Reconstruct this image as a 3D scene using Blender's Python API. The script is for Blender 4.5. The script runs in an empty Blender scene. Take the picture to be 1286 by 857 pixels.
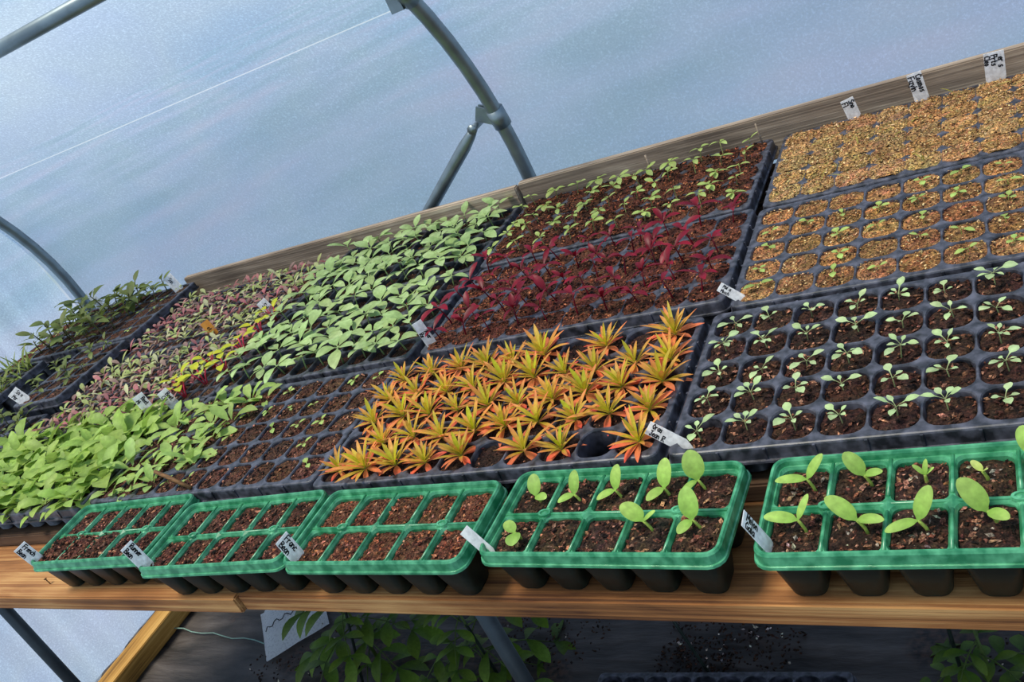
import bpy, bmesh, math, random
from mathutils import Matrix, Vector, Euler, noise
RNG = random.Random(7)
sc = bpy.context.scene
COL = sc.collection
PI = math.pi

# ------------------------------------------------------------------ helpers
def lin(c):
    c = c / 255.0
    return c / 12.92 if c <= 0.04045 else ((c + 0.055) / 1.055) ** 2.4
def rgb(r, g, b): return (lin(r), lin(g), lin(b), 1.0)
def mixc(a, b, t): return tuple(a[i] * (1 - t) + b[i] * t for i in range(3)) + (1.0,)
def jit(c, s): 
    k = 1 + RNG.uniform(-s, s)
    return tuple(min(1, max(0, v * k * (1 + RNG.uniform(-s, s) * .4))) for v in c[:3]) + (1.0,)

class MB:
    """collects faces with a colour per vertex"""
    def __init__(s): s.v = []; s.f = []; s.c = []; s.sm = []
    def add(s, vs, fs, col=(1, 1, 1, 1), smooth=False):
        o = len(s.v); s.v += [tuple(p) for p in vs]
        s.c += col if isinstance(col, list) else [col] * len(vs)
        for f in fs: s.f.append(tuple(i + o for i in f)); s.sm.append(smooth)
    def mesh(s, name, mat):
        me = bpy.data.meshes.new(name); me.from_pydata(s.v, [], s.f)
        a = me.color_attributes.new('Col', 'FLOAT_COLOR', 'POINT')
        a.data.foreach_set('color', [x for c in s.c for x in c])
        me.polygons.foreach_set('use_smooth', s.sm)
        me.materials.append(mat); me.update(); return me
    def box(s, x0, x1, y0, y1, z0, z1, col=(1, 1, 1, 1), M=None):
        vs = [Vector((x, y, z)) for x in (x0, x1) for y in (y0, y1) for z in (z0, z1)]
        if M: vs = [M @ v for v in vs]
        s.add(vs, [(0, 1, 3, 2), (4, 6, 7, 5), (0, 4, 5, 1), (2, 3, 7, 6), (0, 2, 6, 4), (1, 5, 7, 3)], col)
    def tube(s, pts, r, n=6, col=(1, 1, 1, 1), cap=True):
        pts = [Vector(p) for p in pts]; rs = r if isinstance(r, list) else [r] * len(pts)
        vs = []; ref = None
        for i, p in enumerate(pts):
            t = (pts[min(i + 1, len(pts) - 1)] - pts[max(i - 1, 0)]).normalized()
            if ref is None:
                ref = t.cross(Vector((0, 0, 1)) if abs(t.z) < .9 else Vector((1, 0, 0))).normalized()
            ref = (ref - t * ref.dot(t)).normalized(); b = t.cross(ref)
            for k in range(n):
                a = 2 * PI * k / n; vs.append(p + (ref * math.cos(a) + b * math.sin(a)) * rs[i])
        fs = [(i * n + k, i * n + (k + 1) % n, (i + 1) * n + (k + 1) % n, (i + 1) * n + k) for i in range(len(pts) - 1) for k in range(n)]
        if cap: fs += [tuple(range(n))[::-1], tuple(range((len(pts) - 1) * n, len(pts) * n))]
        s.add(vs, fs, col, True)
    def shard(s, p, size, col, flat=.4):
        M = Euler((RNG.uniform(-.5, .5), RNG.uniform(-.5, .5), RNG.uniform(0, 6.3))).to_matrix()
        a = size * RNG.uniform(.7, 1.4); b = size * RNG.uniform(.35, .8); c = size * flat
        vs = [p + M @ Vector(q) for q in ((a, 0, 0), (0, b, 0), (-a, 0, 0), (0, -b, 0), (0, 0, c), (0, 0, -c))]
        s.add(vs, [(0, 1, 4), (1, 2, 4), (2, 3, 4), (3, 0, 4), (1, 0, 5), (2, 1, 5), (3, 2, 5), (0, 3, 5)], col)
    def leaf(s, base, az, el, L, W, droop=.6, fold=.25, c0=None, c1=None, prof='oval', n=6, twist=0.0, pet=0.0, cp=None):
        """one blade (with a petiole share pet of its length) growing from base"""
        d = Vector((math.cos(az), math.sin(az), 0)); side0 = Vector((-math.sin(az), math.cos(az), 0))
        p = Vector(base); vs = []; cs = []; step = L / n
        for i in range(n + 1):
            t = i / n
            e = el - droop * t
            fw = d * math.cos(e) + Vector((0, 0, 1)) * math.sin(e)
            up = -d * math.sin(e) + Vector((0, 0, 1)) * math.cos(e)
            if i: p = p + fw * step
            u = 0 if t <= pet else (t - pet) / (1 - pet)
            if prof == 'oval': w = math.sin(PI * min(u, 1) ** .85) ** .65 if 0 < u < 1 else 0
            elif prof == 'round': w = math.sqrt(max(0, 1 - (2 * u ** .92 - 1) ** 2)) if 0 < u < 1 else .16
            elif prof == 'lance': w = math.sin(PI * min(u, 1) ** 1.25) ** .8 if 0 < u < 1 else 0
            elif prof == 'broad': w = (math.sin(PI * min(u, 1) ** 1.2) ** .55 if 0 < u < 1 else 0) * (1 + .12 * math.sin(i * 2.4 + az * 3))
            else: w = math.sin(PI * u) if 0 < u < 1 else 0
            w = max(w, .07 if t > .96 else .10) * W * .5
            tw = twist * t
            sd = side0 * math.cos(tw) + up * math.sin(tw); nn = up * math.cos(tw) - side0 * math.sin(tw)
            vs += [p + sd * w + nn * w * fold, p.copy(), p - sd * w + nn * w * fold]
            c = mixc(c0, c1, t); 
            if cp and t <= pet: c = cp
            cm = tuple(min(1, v * 1.12) for v in c[:3]) + (1.0,)
            cs += [c, cm, c]
        fs = []
        for i in range(n):
            a = i * 3
            fs += [(a, a + 1, a + 4, a + 3), (a + 1, a + 2, a + 5, a + 4)]
        s.add(vs, fs, cs, True)

def link(name, me, parent=None, loc=None, rot=None):
    o = bpy.data.objects.new(name, me); COL.objects.link(o)
    if parent: o.parent = parent
    if loc is not None: o.location = loc
    if rot is not None: o.rotation_euler = rot
    return o
def empty(name, loc=(0, 0, 0), rot=(0, 0, 0)):
    o = bpy.data.objects.new(name, None); COL.objects.link(o); o.location = loc; o.rotation_euler = rot
    o.empty_display_size = .02; return o
def tag(o, label=None, cat=None, group=None, kind=None):
    if label: o['label'] = label
    if cat: o['category'] = cat
    if group: o['group'] = group
    if kind: o['kind'] = kind
    return o
def copy_tree(src, loc, rot, scale=1.0):
    r = src.copy(); COL.objects.link(r); r.location = loc; r.rotation_euler = rot; r.scale = (scale,) * 3
    for ch in src.children:
        c = ch.copy(); COL.objects.link(c); c.parent = r
    return r

# ------------------------------------------------------------------ materials
def new_mat(name):
    m = bpy.data.materials.new(name); m.use_nodes = True; nt = m.node_tree; nt.nodes.clear()
    out = nt.nodes.new('ShaderNodeOutputMaterial'); return m, nt, out
def N(nt, t, **kw):
    n = nt.nodes.new(t)
    for k, v in kw.items():
        if k in n.inputs: n.inputs[k].default_value = v
        else: setattr(n, k, v)
    return n
def ramp(nt, stops):
    r = nt.nodes.new('ShaderNodeValToRGB'); e = r.color_ramp.elements
    while len(e) < len(stops): e.new(.5)
    for i, (p, c) in enumerate(stops): e[i].position = p; e[i].color = c
    return r
def plastic(name, col, rough=.45, noise_amt=.25, dust=None, spec=.4, scale=60):
    m, nt, out = new_mat(name); L = nt.links
    b = N(nt, 'ShaderNodeBsdfPrincipled', Roughness=rough); b.inputs['Specular IOR Level'].default_value = spec
    tc = N(nt, 'ShaderNodeTexCoord'); n1 = N(nt, 'ShaderNodeTexNoise', Scale=scale, Detail=6.0)
    L.new(tc.outputs['Object'], n1.inputs['Vector'])
    d = dust or tuple(min(1, v * (1 + noise_amt) + .02) for v in col[:3]) + (1,)
    r = ramp(nt, [(.38, col), (.72, d)])
    L.new(n1.outputs['Fac'], r.inputs['Fac']); L.new(r.outputs['Color'], b.inputs['Base Color'])
    bp = N(nt, 'ShaderNodeBump', Strength=.12, Distance=.002); L.new(n1.outputs['Fac'], bp.inputs['Height']); L.new(bp.outputs['Normal'], b.inputs['Normal'])
    L.new(b.outputs[0], out.inputs[0]); return m
def leafmat(name, trans=.35, rough=.5, gloss=.3, var=.12):
    m, nt, out = new_mat(name); L = nt.links
    at = N(nt, 'ShaderNodeVertexColor', layer_name='Col'); oi = N(nt, 'ShaderNodeObjectInfo')
    mr = N(nt, 'ShaderNodeMapRange'); mr.inputs['To Min'].default_value = 1 - var; mr.inputs['To Max'].default_value = 1 + var
    L.new(oi.outputs['Random'], mr.inputs['Value'])
    tc = N(nt, 'ShaderNodeTexCoord'); nz = N(nt, 'ShaderNodeTexNoise', Scale=120.0, Detail=3.0); L.new(tc.outputs['Object'], nz.inputs['Vector'])
    m2 = N(nt, 'ShaderNodeMapRange'); m2.inputs['From Min'].default_value = .3; m2.inputs['From Max'].default_value = .7
    m2.inputs['To Min'].default_value = .82; m2.inputs['To Max'].default_value = 1.15; L.new(nz.outputs['Fac'], m2.inputs['Value'])
    mu = N(nt, 'ShaderNodeMath', operation='MULTIPLY'); L.new(mr.outputs[0], mu.inputs[0]); L.new(m2.outputs[0], mu.inputs[1])
    vm = N(nt, 'ShaderNodeVectorMath', operation='SCALE'); L.new(at.outputs['Color'], vm.inputs[0]); L.new(mu.outputs[0], vm.inputs['Scale'])
    b = N(nt, 'ShaderNodeBsdfPrincipled', Roughness=rough); b.inputs['Specular IOR Level'].default_value = gloss
    t = N(nt, 'ShaderNodeBsdfTranslucent'); mx = N(nt, 'ShaderNodeMixShader'); mx.inputs[0].default_value = trans
    L.new(vm.outputs[0], b.inputs['Base Color']); L.new(vm.outputs[0], t.inputs['Color'])
    bp = N(nt, 'ShaderNodeBump', Strength=.25, Distance=.002); L.new(nz.outputs['Fac'], bp.inputs['Height']); L.new(bp.outputs['Normal'], b.inputs['Normal'])
    L.new(b.outputs[0], mx.inputs[1]); L.new(t.outputs[0], mx.inputs[2]); L.new(mx.outputs[0], out.inputs[0]); return m
def soilmat(name, rough=.95):
    m, nt, out = new_mat(name); L = nt.links
    at = N(nt, 'ShaderNodeVertexColor', layer_name='Col'); tc = N(nt, 'ShaderNodeTexCoord')
    n1 = N(nt, 'ShaderNodeTexNoise', Scale=240.0, Detail=5.0, Roughness=.75); n2 = N(nt, 'ShaderNodeTexVoronoi', Scale=260.0)
    L.new(tc.outputs['Object'], n1.inputs['Vector']); L.new(tc.outputs['Object'], n2.inputs['Vector'])
    r = ramp(nt, [(.36, (.22, .21, .2, 1)), (.5, (.95, .92, .9, 1)), (.64, (2.6, 2.4, 2.2, 1))]); L.new(n1.outputs['Fac'], r.inputs['Fac'])
    vm = N(nt, 'ShaderNodeVectorMath', operation='MULTIPLY'); L.new(at.outputs['Color'], vm.inputs[0]); L.new(r.outputs['Color'], vm.inputs[1])
    b = N(nt, 'ShaderNodeBsdfPrincipled', Roughness=rough); b.inputs['Specular IOR Level'].default_value = .2
    L.new(vm.outputs[0], b.inputs['Base Color'])
    ad = N(nt, 'ShaderNodeMath', operation='ADD'); L.new(n1.outputs['Fac'], ad.inputs[0]); L.new(n2.outputs['Distance'], ad.inputs[1])
    bp = N(nt, 'ShaderNodeBump', Strength=.9, Distance=.004); L.new(ad.outputs[0], bp.inputs['Height']); L.new(bp.outputs['Normal'], b.inputs['Normal'])
    L.new(b.outputs[0], out.inputs[0]); return m
def woodmat(name, c_dark, c_mid, c_light, rough=.7, along=1.5, cross=26):
    m, nt, out = new_mat(name); L = nt.links
    tc = N(nt, 'ShaderNodeTexCoord'); mp = N(nt, 'ShaderNodeMapping'); mp.inputs['Scale'].default_value = (along, cross, cross * .6)
    L.new(tc.outputs['Object'], mp.inputs['Vector'])
    n0 = N(nt, 'ShaderNodeTexNoise', Scale=1.0, Detail=8.0, Roughness=.65, Distortion=.6); L.new(mp.outputs[0], n0.inputs['Vector'])
    mp2 = N(nt, 'ShaderNodeMapping'); mp2.inputs['Scale'].default_value = (.8, 170, 170); L.new(tc.outputs['Object'], mp2.inputs['Vector'])
    n1 = N(nt, 'ShaderNodeTexNoise', Scale=1.0, Detail=4.0, Distortion=.8); L.new(mp2.outputs[0], n1.inputs['Vector'])
    n2 = N(nt, 'ShaderNodeTexNoise', Scale=3.5, Detail=3.0); L.new(tc.outputs['Object'], n2.inputs['Vector'])
    mx = N(nt, 'ShaderNodeMath', operation='MULTIPLY_ADD'); mx.inputs[1].default_value = .6; L.new(n1.outputs['Fac'], mx.inputs[0]); L.new(n0.outputs['Fac'], mx.inputs[2])
    mx2 = N(nt, 'ShaderNodeMath', operation='MULTIPLY_ADD'); mx2.inputs[1].default_value = .45; L.new(n2.outputs['Fac'], mx2.inputs[0]); L.new(mx.outputs[0], mx2.inputs[2])
    r = ramp(nt, [(.68, c_dark), (.92, c_mid), (1.0, c_light)]); r.color_ramp.elements[1].position = .9
    mr = N(nt, 'ShaderNodeMapRange'); mr.inputs['From Min'].default_value = .72; mr.inputs['From Max'].default_value = 1.33
    L.new(mx2.outputs[0], mr.inputs['Value'])
    r = ramp(nt, [(.15, c_dark), (.5, c_mid), (.85, c_light)]); L.new(mr.outputs[0], r.inputs['Fac'])
    b = N(nt, 'ShaderNodeBsdfPrincipled', Roughness=rough); b.inputs['Specular IOR Level'].default_value = .3
    L.new(r.outputs['Color'], b.inputs['Base Color'])
    bp = N(nt, 'ShaderNodeBump', Strength=.5, Distance=.003); L.new(mx.outputs[0], bp.inputs['Height']); L.new(bp.outputs['Normal'], b.inputs['Normal'])
    L.new(b.outputs[0], out.inputs[0]); return m
def metal(name, col, rough=.42, met=.85):
    m, nt, out = new_mat(name); L = nt.links
    tc = N(nt, 'ShaderNodeTexCoord'); n = N(nt, 'ShaderNodeTexNoise', Scale=18.0, Detail=7.0); L.new(tc.outputs['Object'], n.inputs['Vector'])
    r = ramp(nt, [(.35, tuple(v * .7 for v in col[:3]) + (1,)), (.7, col)]); L.new(n.outputs['Fac'], r.inputs['Fac'])
    b = N(nt, 'ShaderNodeBsdfPrincipled', Roughness=rough, Metallic=met); L.new(r.outputs['Color'], b.inputs['Base Color'])
    L.new(b.outputs[0], out.inputs[0]); return m
def sheetmat():
    m, nt, out = new_mat('polythene_sheet'); L = nt.links
    tc = N(nt, 'ShaderNodeTexCoord')
    big = N(nt, 'ShaderNodeTexNoise', Scale=1.7, Detail=3.0); L.new(tc.outputs['Object'], big.inputs['Vector'])
    hue = N(nt, 'ShaderNodeTexNoise', Scale=2.6, Detail=2.0); mp = N(nt, 'ShaderNodeMapping'); mp.inputs['Location'].default_value = (7, 3, 1)
    L.new(tc.outputs['Object'], mp.inputs['Vector']); L.new(mp.outputs[0], hue.inputs['Vector'])
    drop = N(nt, 'ShaderNodeTexNoise', Scale=170.0, Detail=3.0, Roughness=.7); L.new(tc.outputs['Object'], drop.inputs['Vector'])
    rb = ramp(nt, [(.32, rgb(148, 184, 216)), (.5, rgb(172, 196, 216)), (.68, rgb(166, 190, 222))]); L.new(hue.outputs['Fac'], rb.inputs['Fac'])
    rd = ramp(nt, [(.38, (.72, .76, .81, 1)), (.54, (.9, .92, .95, 1)), (.68, (1.36, 1.36, 1.36, 1))]); L.new(drop.outputs['Fac'], rd.inputs['Fac'])
    rg = ramp(nt, [(.3, (.8, .84, .9, 1)), (.7, (1, 1, 1, 1))]); L.new(big.outputs['Fac'], rg.inputs['Fac'])
    v1 = N(nt, 'ShaderNodeVectorMath', operation='MULTIPLY'); L.new(rb.outputs[0], v1.inputs[0]); L.new(rd.outputs[0], v1.inputs[1])
    v3 = N(nt, 'ShaderNodeVectorMath', operation='MULTIPLY'); L.new(v1.outputs[0], v3.inputs[0]); L.new(rg.outputs[0], v3.inputs[1])
    # narrow welded fold along the cover, its gathered light painted as a paler band
    sx = N(nt, 'ShaderNodeSeparateXYZ'); L.new(tc.outputs['Object'], sx.inputs[0])
    sb = N(nt, 'ShaderNodeMath', operation='SUBTRACT'); sb.inputs[1].default_value = .558; L.new(sx.outputs['Z'], sb.inputs[0])
    ab = N(nt, 'ShaderNodeMath', operation='ABSOLUTE'); L.new(sb.outputs[0], ab.inputs[0])
    lt = N(nt, 'ShaderNodeMath', operation='LESS_THAN'); lt.inputs[1].default_value = .0015; L.new(ab.outputs[0], lt.inputs[0])
    gy = N(nt, 'ShaderNodeMath', operation='GREATER_THAN'); gy.inputs[1].default_value = .9; L.new(sx.outputs['Y'], gy.inputs[0])
    an = N(nt, 'ShaderNodeMath', operation='MULTIPLY'); L.new(lt.outputs[0], an.inputs[0]); L.new(gy.outputs[0], an.inputs[1])
    v2 = N(nt, 'ShaderNodeMixRGB'); L.new(an.outputs[0], v2.inputs[0]); L.new(v3.outputs[0], v2.inputs[1]); v2.inputs[2].default_value = (.8, .88, .95, 1)
    t = N(nt, 'ShaderNodeBsdfTranslucent'); L.new(v2.outputs[0], t.inputs['Color'])
    d = N(nt, 'ShaderNodeBsdfDiffuse'); L.new(v2.outputs[0], d.inputs['Color'])
    tr = N(nt, 'ShaderNodeBsdfTransparent'); tr.inputs['Color'].default_value = (.92, .96, 1, 1)
    gl = N(nt, 'ShaderNodeBsdfGlossy', Roughness=.25); gl.inputs['Color'].default_value = (1, 1, 1, 1)
    a = N(nt, 'ShaderNodeMixShader'); a.inputs[0].default_value = .16; L.new(t.outputs[0], a.inputs[1]); L.new(d.outputs[0], a.inputs[2])
    b = N(nt, 'ShaderNodeMixShader'); b.inputs[0].default_value = .5; L.new(a.outputs[0], b.inputs[1]); L.new(tr.outputs[0], b.inputs[2])
    c = N(nt, 'ShaderNodeMixShader'); c.inputs[0].default_value = .04; L.new(b.outputs[0], c.inputs[1]); L.new(gl.outputs[0], c.inputs[2])
    bp = N(nt, 'ShaderNodeBump', Strength=.2, Distance=.004); L.new(drop.outputs['Fac'], bp.inputs['Height']); L.new(bp.outputs['Normal'], gl.inputs['Normal'])
    L.new(c.outputs[0], out.inputs[0]); return m

M_BLACK = plastic('black_tray_plastic', rgb(36, 37, 43), .36, .3, rgb(92, 92, 104), .5)
M_BLACKD = plastic('dark_tray_plastic', rgb(20, 20, 23), .45, .3, rgb(32, 32, 35), .4)
M_GREEN = plastic('green_tray_plastic', rgb(30, 112, 72), .3, .3, rgb(92, 172, 126), .6)
M_GREENSH = plastic('shaded_green_pot_plastic', rgb(8, 20, 15), .4, .3, rgb(22, 38, 31), .35)  # tray green darkened: the shadow on the pots is painted into the colour
M_LABEL = leafmat('white_label_plastic', .62, .5, .3, .02)
M_ORANGE = plastic('orange_label_plastic', rgb(222, 140, 50), .5, .1, rgb(235, 160, 70), .4)
M_INK = plastic('black_marker_ink', rgb(16, 15, 20), .6, .1, rgb(28, 27, 32), .3)
M_SOIL = soilmat('potting_soil')
M_LEAF = leafmat('seedling_leaf')
M_LEAFM = leafmat('matt_leaf', .25, .65, .2)
M_RED = leafmat('red_leaf', .25, .42, .3)
M_PINE = woodmat('weathered_pine', rgb(84, 50, 28), rgb(152, 100, 56), rgb(200, 152, 96))
M_GREYW = woodmat('grey_weathered_timber', rgb(98, 84, 72), rgb(150, 132, 114), rgb(200, 182, 160))
M_YELW = woodmat('yellow_timber', rgb(92, 62, 22), rgb(176, 128, 58), rgb(206, 160, 86))
M_SHADEW = woodmat('shaded_timber', rgb(42, 31, 25), rgb(84, 62, 46), rgb(112, 86, 64))  # deck timber with the shade under the trays painted into its colour
M_STEELD = metal('dull_steel_leg', rgb(84, 92, 96), .5, .7)
M_STEEL = metal('galvanised_steel', rgb(150, 162, 166))
M_TWIG = woodmat('dry_twig', rgb(70, 48, 28), rgb(120, 84, 50), rgb(160, 120, 76))
M_CANE = plastic('green_cane_plastic', rgb(20, 34, 26), .5)
M_SHEET = sheetmat()

# ------------------------------------------------------------------ camera
R_ = [[0.8463690791468045, 0.3520648156105648, -0.3996370196479145], [-0.14842415335655068, -0.564713810738547, -0.8118303903274887], [-0.5114974609559266, 0.7464239261759972, -0.42570138579242767]]
CAM = Vector((0.43933577234985594, -0.949927898374462, 0.7346877673788883)); FPX = 1148.16
cd = bpy.data.cameras.new('camera'); cam = bpy.data.objects.new('camera', cd); COL.objects.link(cam); sc.camera = cam
cd.sensor_width = 36; cd.lens = FPX / 1286 * 36; cd.clip_start = .02; cd.clip_end = 200
Rm = Matrix((R_[0], [-v for v in R_[1]], [-v for v in R_[2]])).transposed()
cam.matrix_world = Matrix.Translation(CAM) @ Rm.to_4x4()
def in_frame(p, m=12):
    d = Vector(p) - CAM; x, y, z = (sum(R_[i][k] * d[k] for k in range(3)) for i in range(3))
    if z < .05: return False
    u, v = 643 + FPX * x / z, 428.5 + FPX * y / z
    return -m < u < 1286 + m and -m < v < 857 + m

FLOOR = -1.15; DECK = -.06; SHELF = -.09

# ------------------------------------------------------------------ the tunnel (setting)
def tunnel_profile(r_off=0.0):
    pts = []
    for z in (FLOOR, -.8, -.4, -.1): pts.append((1.195 + (.0 if z < -.2 else 0), z))
    cy, R = .19, 1.0
    for k in range(0, 13):
        a = math.radians(2 + k * 58 / 12); pts.append((cy + R * math.cos(a), R * math.sin(a)))
    c2y, c2z, R2 = cy + (1 - 2.2) * math.cos(math.radians(60)), (1 - 2.2) * math.sin(math.radians(60)), 2.2
    for k in range(1, 7):
        a = math.radians(60 + k * 30 / 6); pts.append((c2y + R2 * math.cos(a), c2z + R2 * math.sin(a)))
    out = []
    for i, (y, z) in enumerate(pts):
        a = pts[max(i - 1, 0)]; b = pts[min(i + 1, len(pts) - 1)]
        ty, tz = b[0] - a[0], b[1] - a[1]; l = math.hypot(ty, tz)
        out.append((y + tz / l * r_off, z - ty / l * r_off))
    out[-1] = (c2y, out[-1][1]); mid = c2y
    return out, mid
prof, MID = tunnel_profile(0)
profo, _ = tunnel_profile(.026)
XL, XR = -2.84, 2.3
def sheet(name, prf, lab):
    mb = MB(); nx = 64; vs = []; m = len(prf)
    for i in range(nx + 1):
        x = XL + (XR - XL) * i / nx
        for j, (y, z) in enumerate(prf):
            w = .006 * noise.noise(Vector((x * 1.7, y * 2.1, z * 2.1)))
            vs.append((x, y + w, z + w))
    fs = [(i * m + j, (i + 1) * m + j, (i + 1) * m + j + 1, i * m + j + 1) for i in range(nx) for j in range(m - 1)]
    mb.add(vs, fs, (1, 1, 1, 1), True)
    return tag(link(name, mb.mesh(name, M_SHEET)), lab, 'plastic sheet', kind='structure')
# finer profile near the fold line
sheet('wall_back', profo, 'translucent polythene cover of the tunnel behind the bench')
sheet('wall_front', [(2 * MID - y, z) for y, z in profo], 'translucent polythene cover of the tunnel in front of the bench')
def endwall(name, x, pleat):
    mb = MB(); m = len(profo); full = profo + [(2 * MID - y, z) for y, z in profo[-2::-1]]
    ymax = full[0][0]; ny = 120; nz = 24; vs = []
    def top(y):
        best = FLOOR
        for (y0, z0), (y1, z1) in zip(full, full[1:]):
            if min(y0, y1) <= y <= max(y0, y1) and abs(y1 - y0) > 1e-6:
                best = max(best, z0 + (z1 - z0) * (y - y0) / (y1 - y0))
        return best
    ymin = 2 * MID - ymax
    for i in range(ny + 1):
        y = ymax - .001 + (ymin + .002 - ymax) * i / ny
        tz = top(y)
        for k in range(nz + 1):
            z = FLOOR + (tz - FLOOR) * k / nz
            w = pleat * (abs(math.sin(y * 24 + .6 * math.sin(z * 1.3))) ** 9 + .35 * math.sin(y * 61 + z)) * (.4 + .6 * k / nz)
            vs.append((x - .0 + w, y, z))
    fs = [(i * (nz + 1) + k, (i + 1) * (nz + 1) + k, (i + 1) * (nz + 1) + k + 1, i * (nz + 1) + k + 1) for i in range(ny) for k in range(nz)]
    mb.add(vs, fs, (1, 1, 1, 1), True)
    return mb.mesh(name, M_SHEET)
tag(link('wall_left', endwall('wall_left', XL, .04)), 'pleated polythene end wall of the tunnel', 'plastic sheet', kind='structure')
tag(link('wall_right', endwall('wall_right', XR, .01)), 'polythene end wall of the tunnel outside the picture', 'plastic sheet', kind='structure')
def floor_mat():
    m, nt, out = new_mat('weed_membrane'); L = nt.links
    tc = N(nt, 'ShaderNodeTexCoord'); n1 = N(nt, 'ShaderNodeTexNoise', Scale=5.0, Detail=6.0); n2 = N(nt, 'ShaderNodeTexNoise', Scale=60.0, Detail=5.0)
    mp = N(nt, 'ShaderNodeMapping'); mp.inputs['Scale'].default_value = (1, 4, 1); L.new(tc.outputs['Object'], mp.inputs['Vector']); L.new(mp.outputs[0], n1.inputs['Vector'])
    L.new(tc.outputs['Object'], n2.inputs['Vector'])
    r = ramp(nt, [(.35, rgb(36, 31, 28)), (.55, rgb(66, 58, 54)), (.75, rgb(92, 84, 80))]); L.new(n1.outputs['Fac'], r.inputs['Fac'])
    r2 = ramp(nt, [(.56, (0, 0, 0, 1)), (.64, (1, 1, 1, 1))]); n3 = N(nt, 'ShaderNodeTexNoise', Scale=3.2, Detail=7.0); L.new(tc.outputs['Object'], n3.inputs['Vector']); L.new(n3.outputs['Fac'], r2.inputs['Fac'])
    mx = N(nt, 'ShaderNodeMixRGB'); L.new(r2.outputs[0], mx.inputs[0]); L.new(r.outputs[0], mx.inputs[1])
    r3 = ramp(nt, [(.4, rgb(28, 20, 17)), (.6, rgb(74, 52, 42))]); L.new(n2.outputs['Fac'], r3.inputs['Fac']); L.new(r3.outputs[0], mx.inputs[2])
    b = N(nt, 'ShaderNodeBsdfPrincipled', Roughness=.6); L.new(mx.outputs[0], b.inputs['Base Color'])
    bp = N(nt, 'ShaderNodeBump', Strength=.6, Distance=.02); L.new(n1.outputs['Fac'], bp.inputs['Height']); L.new(bp.outputs['Normal'], b.inputs['Normal'])
    L.new(b.outputs[0], out.inputs[0]); return m
M_FLOOR = floor_mat()
mb = MB(); nx, ny = 110, 70; vs = []
for i in range(nx + 1):
    for j in range(ny + 1):
        x = XL + (XR - XL) * i / nx; y = -2.03 + 3.26 * j / ny
        vs.append((x, y, FLOOR + .010 * noise.noise(Vector((x * 3.5 + y, y * 9, 0))) + .006 * noise.noise(Vector((x * 11, y * 5, 3)))))
mb.add(vs, [(i * (ny + 1) + j, (i + 1) * (ny + 1) + j, (i + 1) * (ny + 1) + j + 1, i * (ny + 1) + j + 1) for i in range(nx) for j in range(ny)], (1, 1, 1, 1), True)
tag(link('floor', mb.mesh('floor', M_FLOOR)), 'dark wrinkled weed membrane with spilt soil', 'floor', kind='structure')
# outside ground (seen blurred through the cover)
def ground_mat():
    m, nt, out = new_mat('outside_grass'); L = nt.links
    tc = N(nt, 'ShaderNodeTexCoord'); n1 = N(nt, 'ShaderNodeTexNoise', Scale=.35, Detail=3.0); L.new(tc.outputs['Object'], n1.inputs['Vector'])
    r = ramp(nt, [(.35, rgb(108, 126, 138)), (.52, rgb(120, 134, 152)), (.68, rgb(132, 136, 154))]); L.new(n1.outputs['Fac'], r.inputs['Fac'])
    b = N(nt, 'ShaderNodeBsdfDiffuse'); L.new(r.outputs[0], b.inputs['Color']); L.new(b.outputs[0], out.inputs[0]); return m
M_GROUND = ground_mat()
for nm, q in (('ground_back', (-40, 40, 1.28, 60)), ('ground_front', (-40, 40, -60, -2.1)), ('ground_left', (-40, XL - .05, -2.1, 1.28)), ('ground_right', (XR + .05, 40, -2.1, 1.28))):
    mb = MB(); x0, x1, y0, y1 = q; mb.add([(x0, y0, FLOOR - .03), (x1, y0, FLOOR - .03), (x1, y1, FLOOR - .03), (x0, y1, FLOOR - .03)], [(0, 1, 2, 3)])
    tag(link(nm, mb.mesh(nm, M_GROUND)), 'pale ground outside the tunnel', 'ground', kind='structure')
# timber rail along the foot of the end wall
def board_mesh(name, x0, x1, y0, y1, z0, z1, mat, bev=.003, warp=0.0):
    bm = bmesh.new(); bmesh.ops.create_cube(bm, size=1)
    for v in bm.verts: v.co = Vector(((x1 - x0) * v.co.x, (y1 - y0) * v.co.y, (z1 - z0) * v.co.z))
    bmesh.ops.bevel(bm, geom=list(bm.edges), offset=bev, segments=2, affect='EDGES')
    me = bpy.data.meshes.new(name); bm.to_mesh(me); bm.free(); me.materials.append(mat)
    return me, Vector(((x0 + x1) / 2, (y0 + y1) / 2, (z0 + z1) / 2))
def board(name, x0, x1, y0, y1, z0, z1, mat, parent=None, rotz=0, bev=.003):
    me, c = board_mesh(name, x0, x1, y0, y1, z0, z1, mat, bev); return link(name, me, parent, c, (0, 0, rotz))
me, c = board_mesh('trim_2', -1.5, 1.5, -.045, .045, FLOOR, FLOOR + .075, M_YELW)
tag(link('trim_2', me, None, (-2.66, -.3, FLOOR + .0375), (0, 0, PI / 2)), 'yellowish timber rail along the foot of the end wall', 'timber rail', kind='structure')

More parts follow.
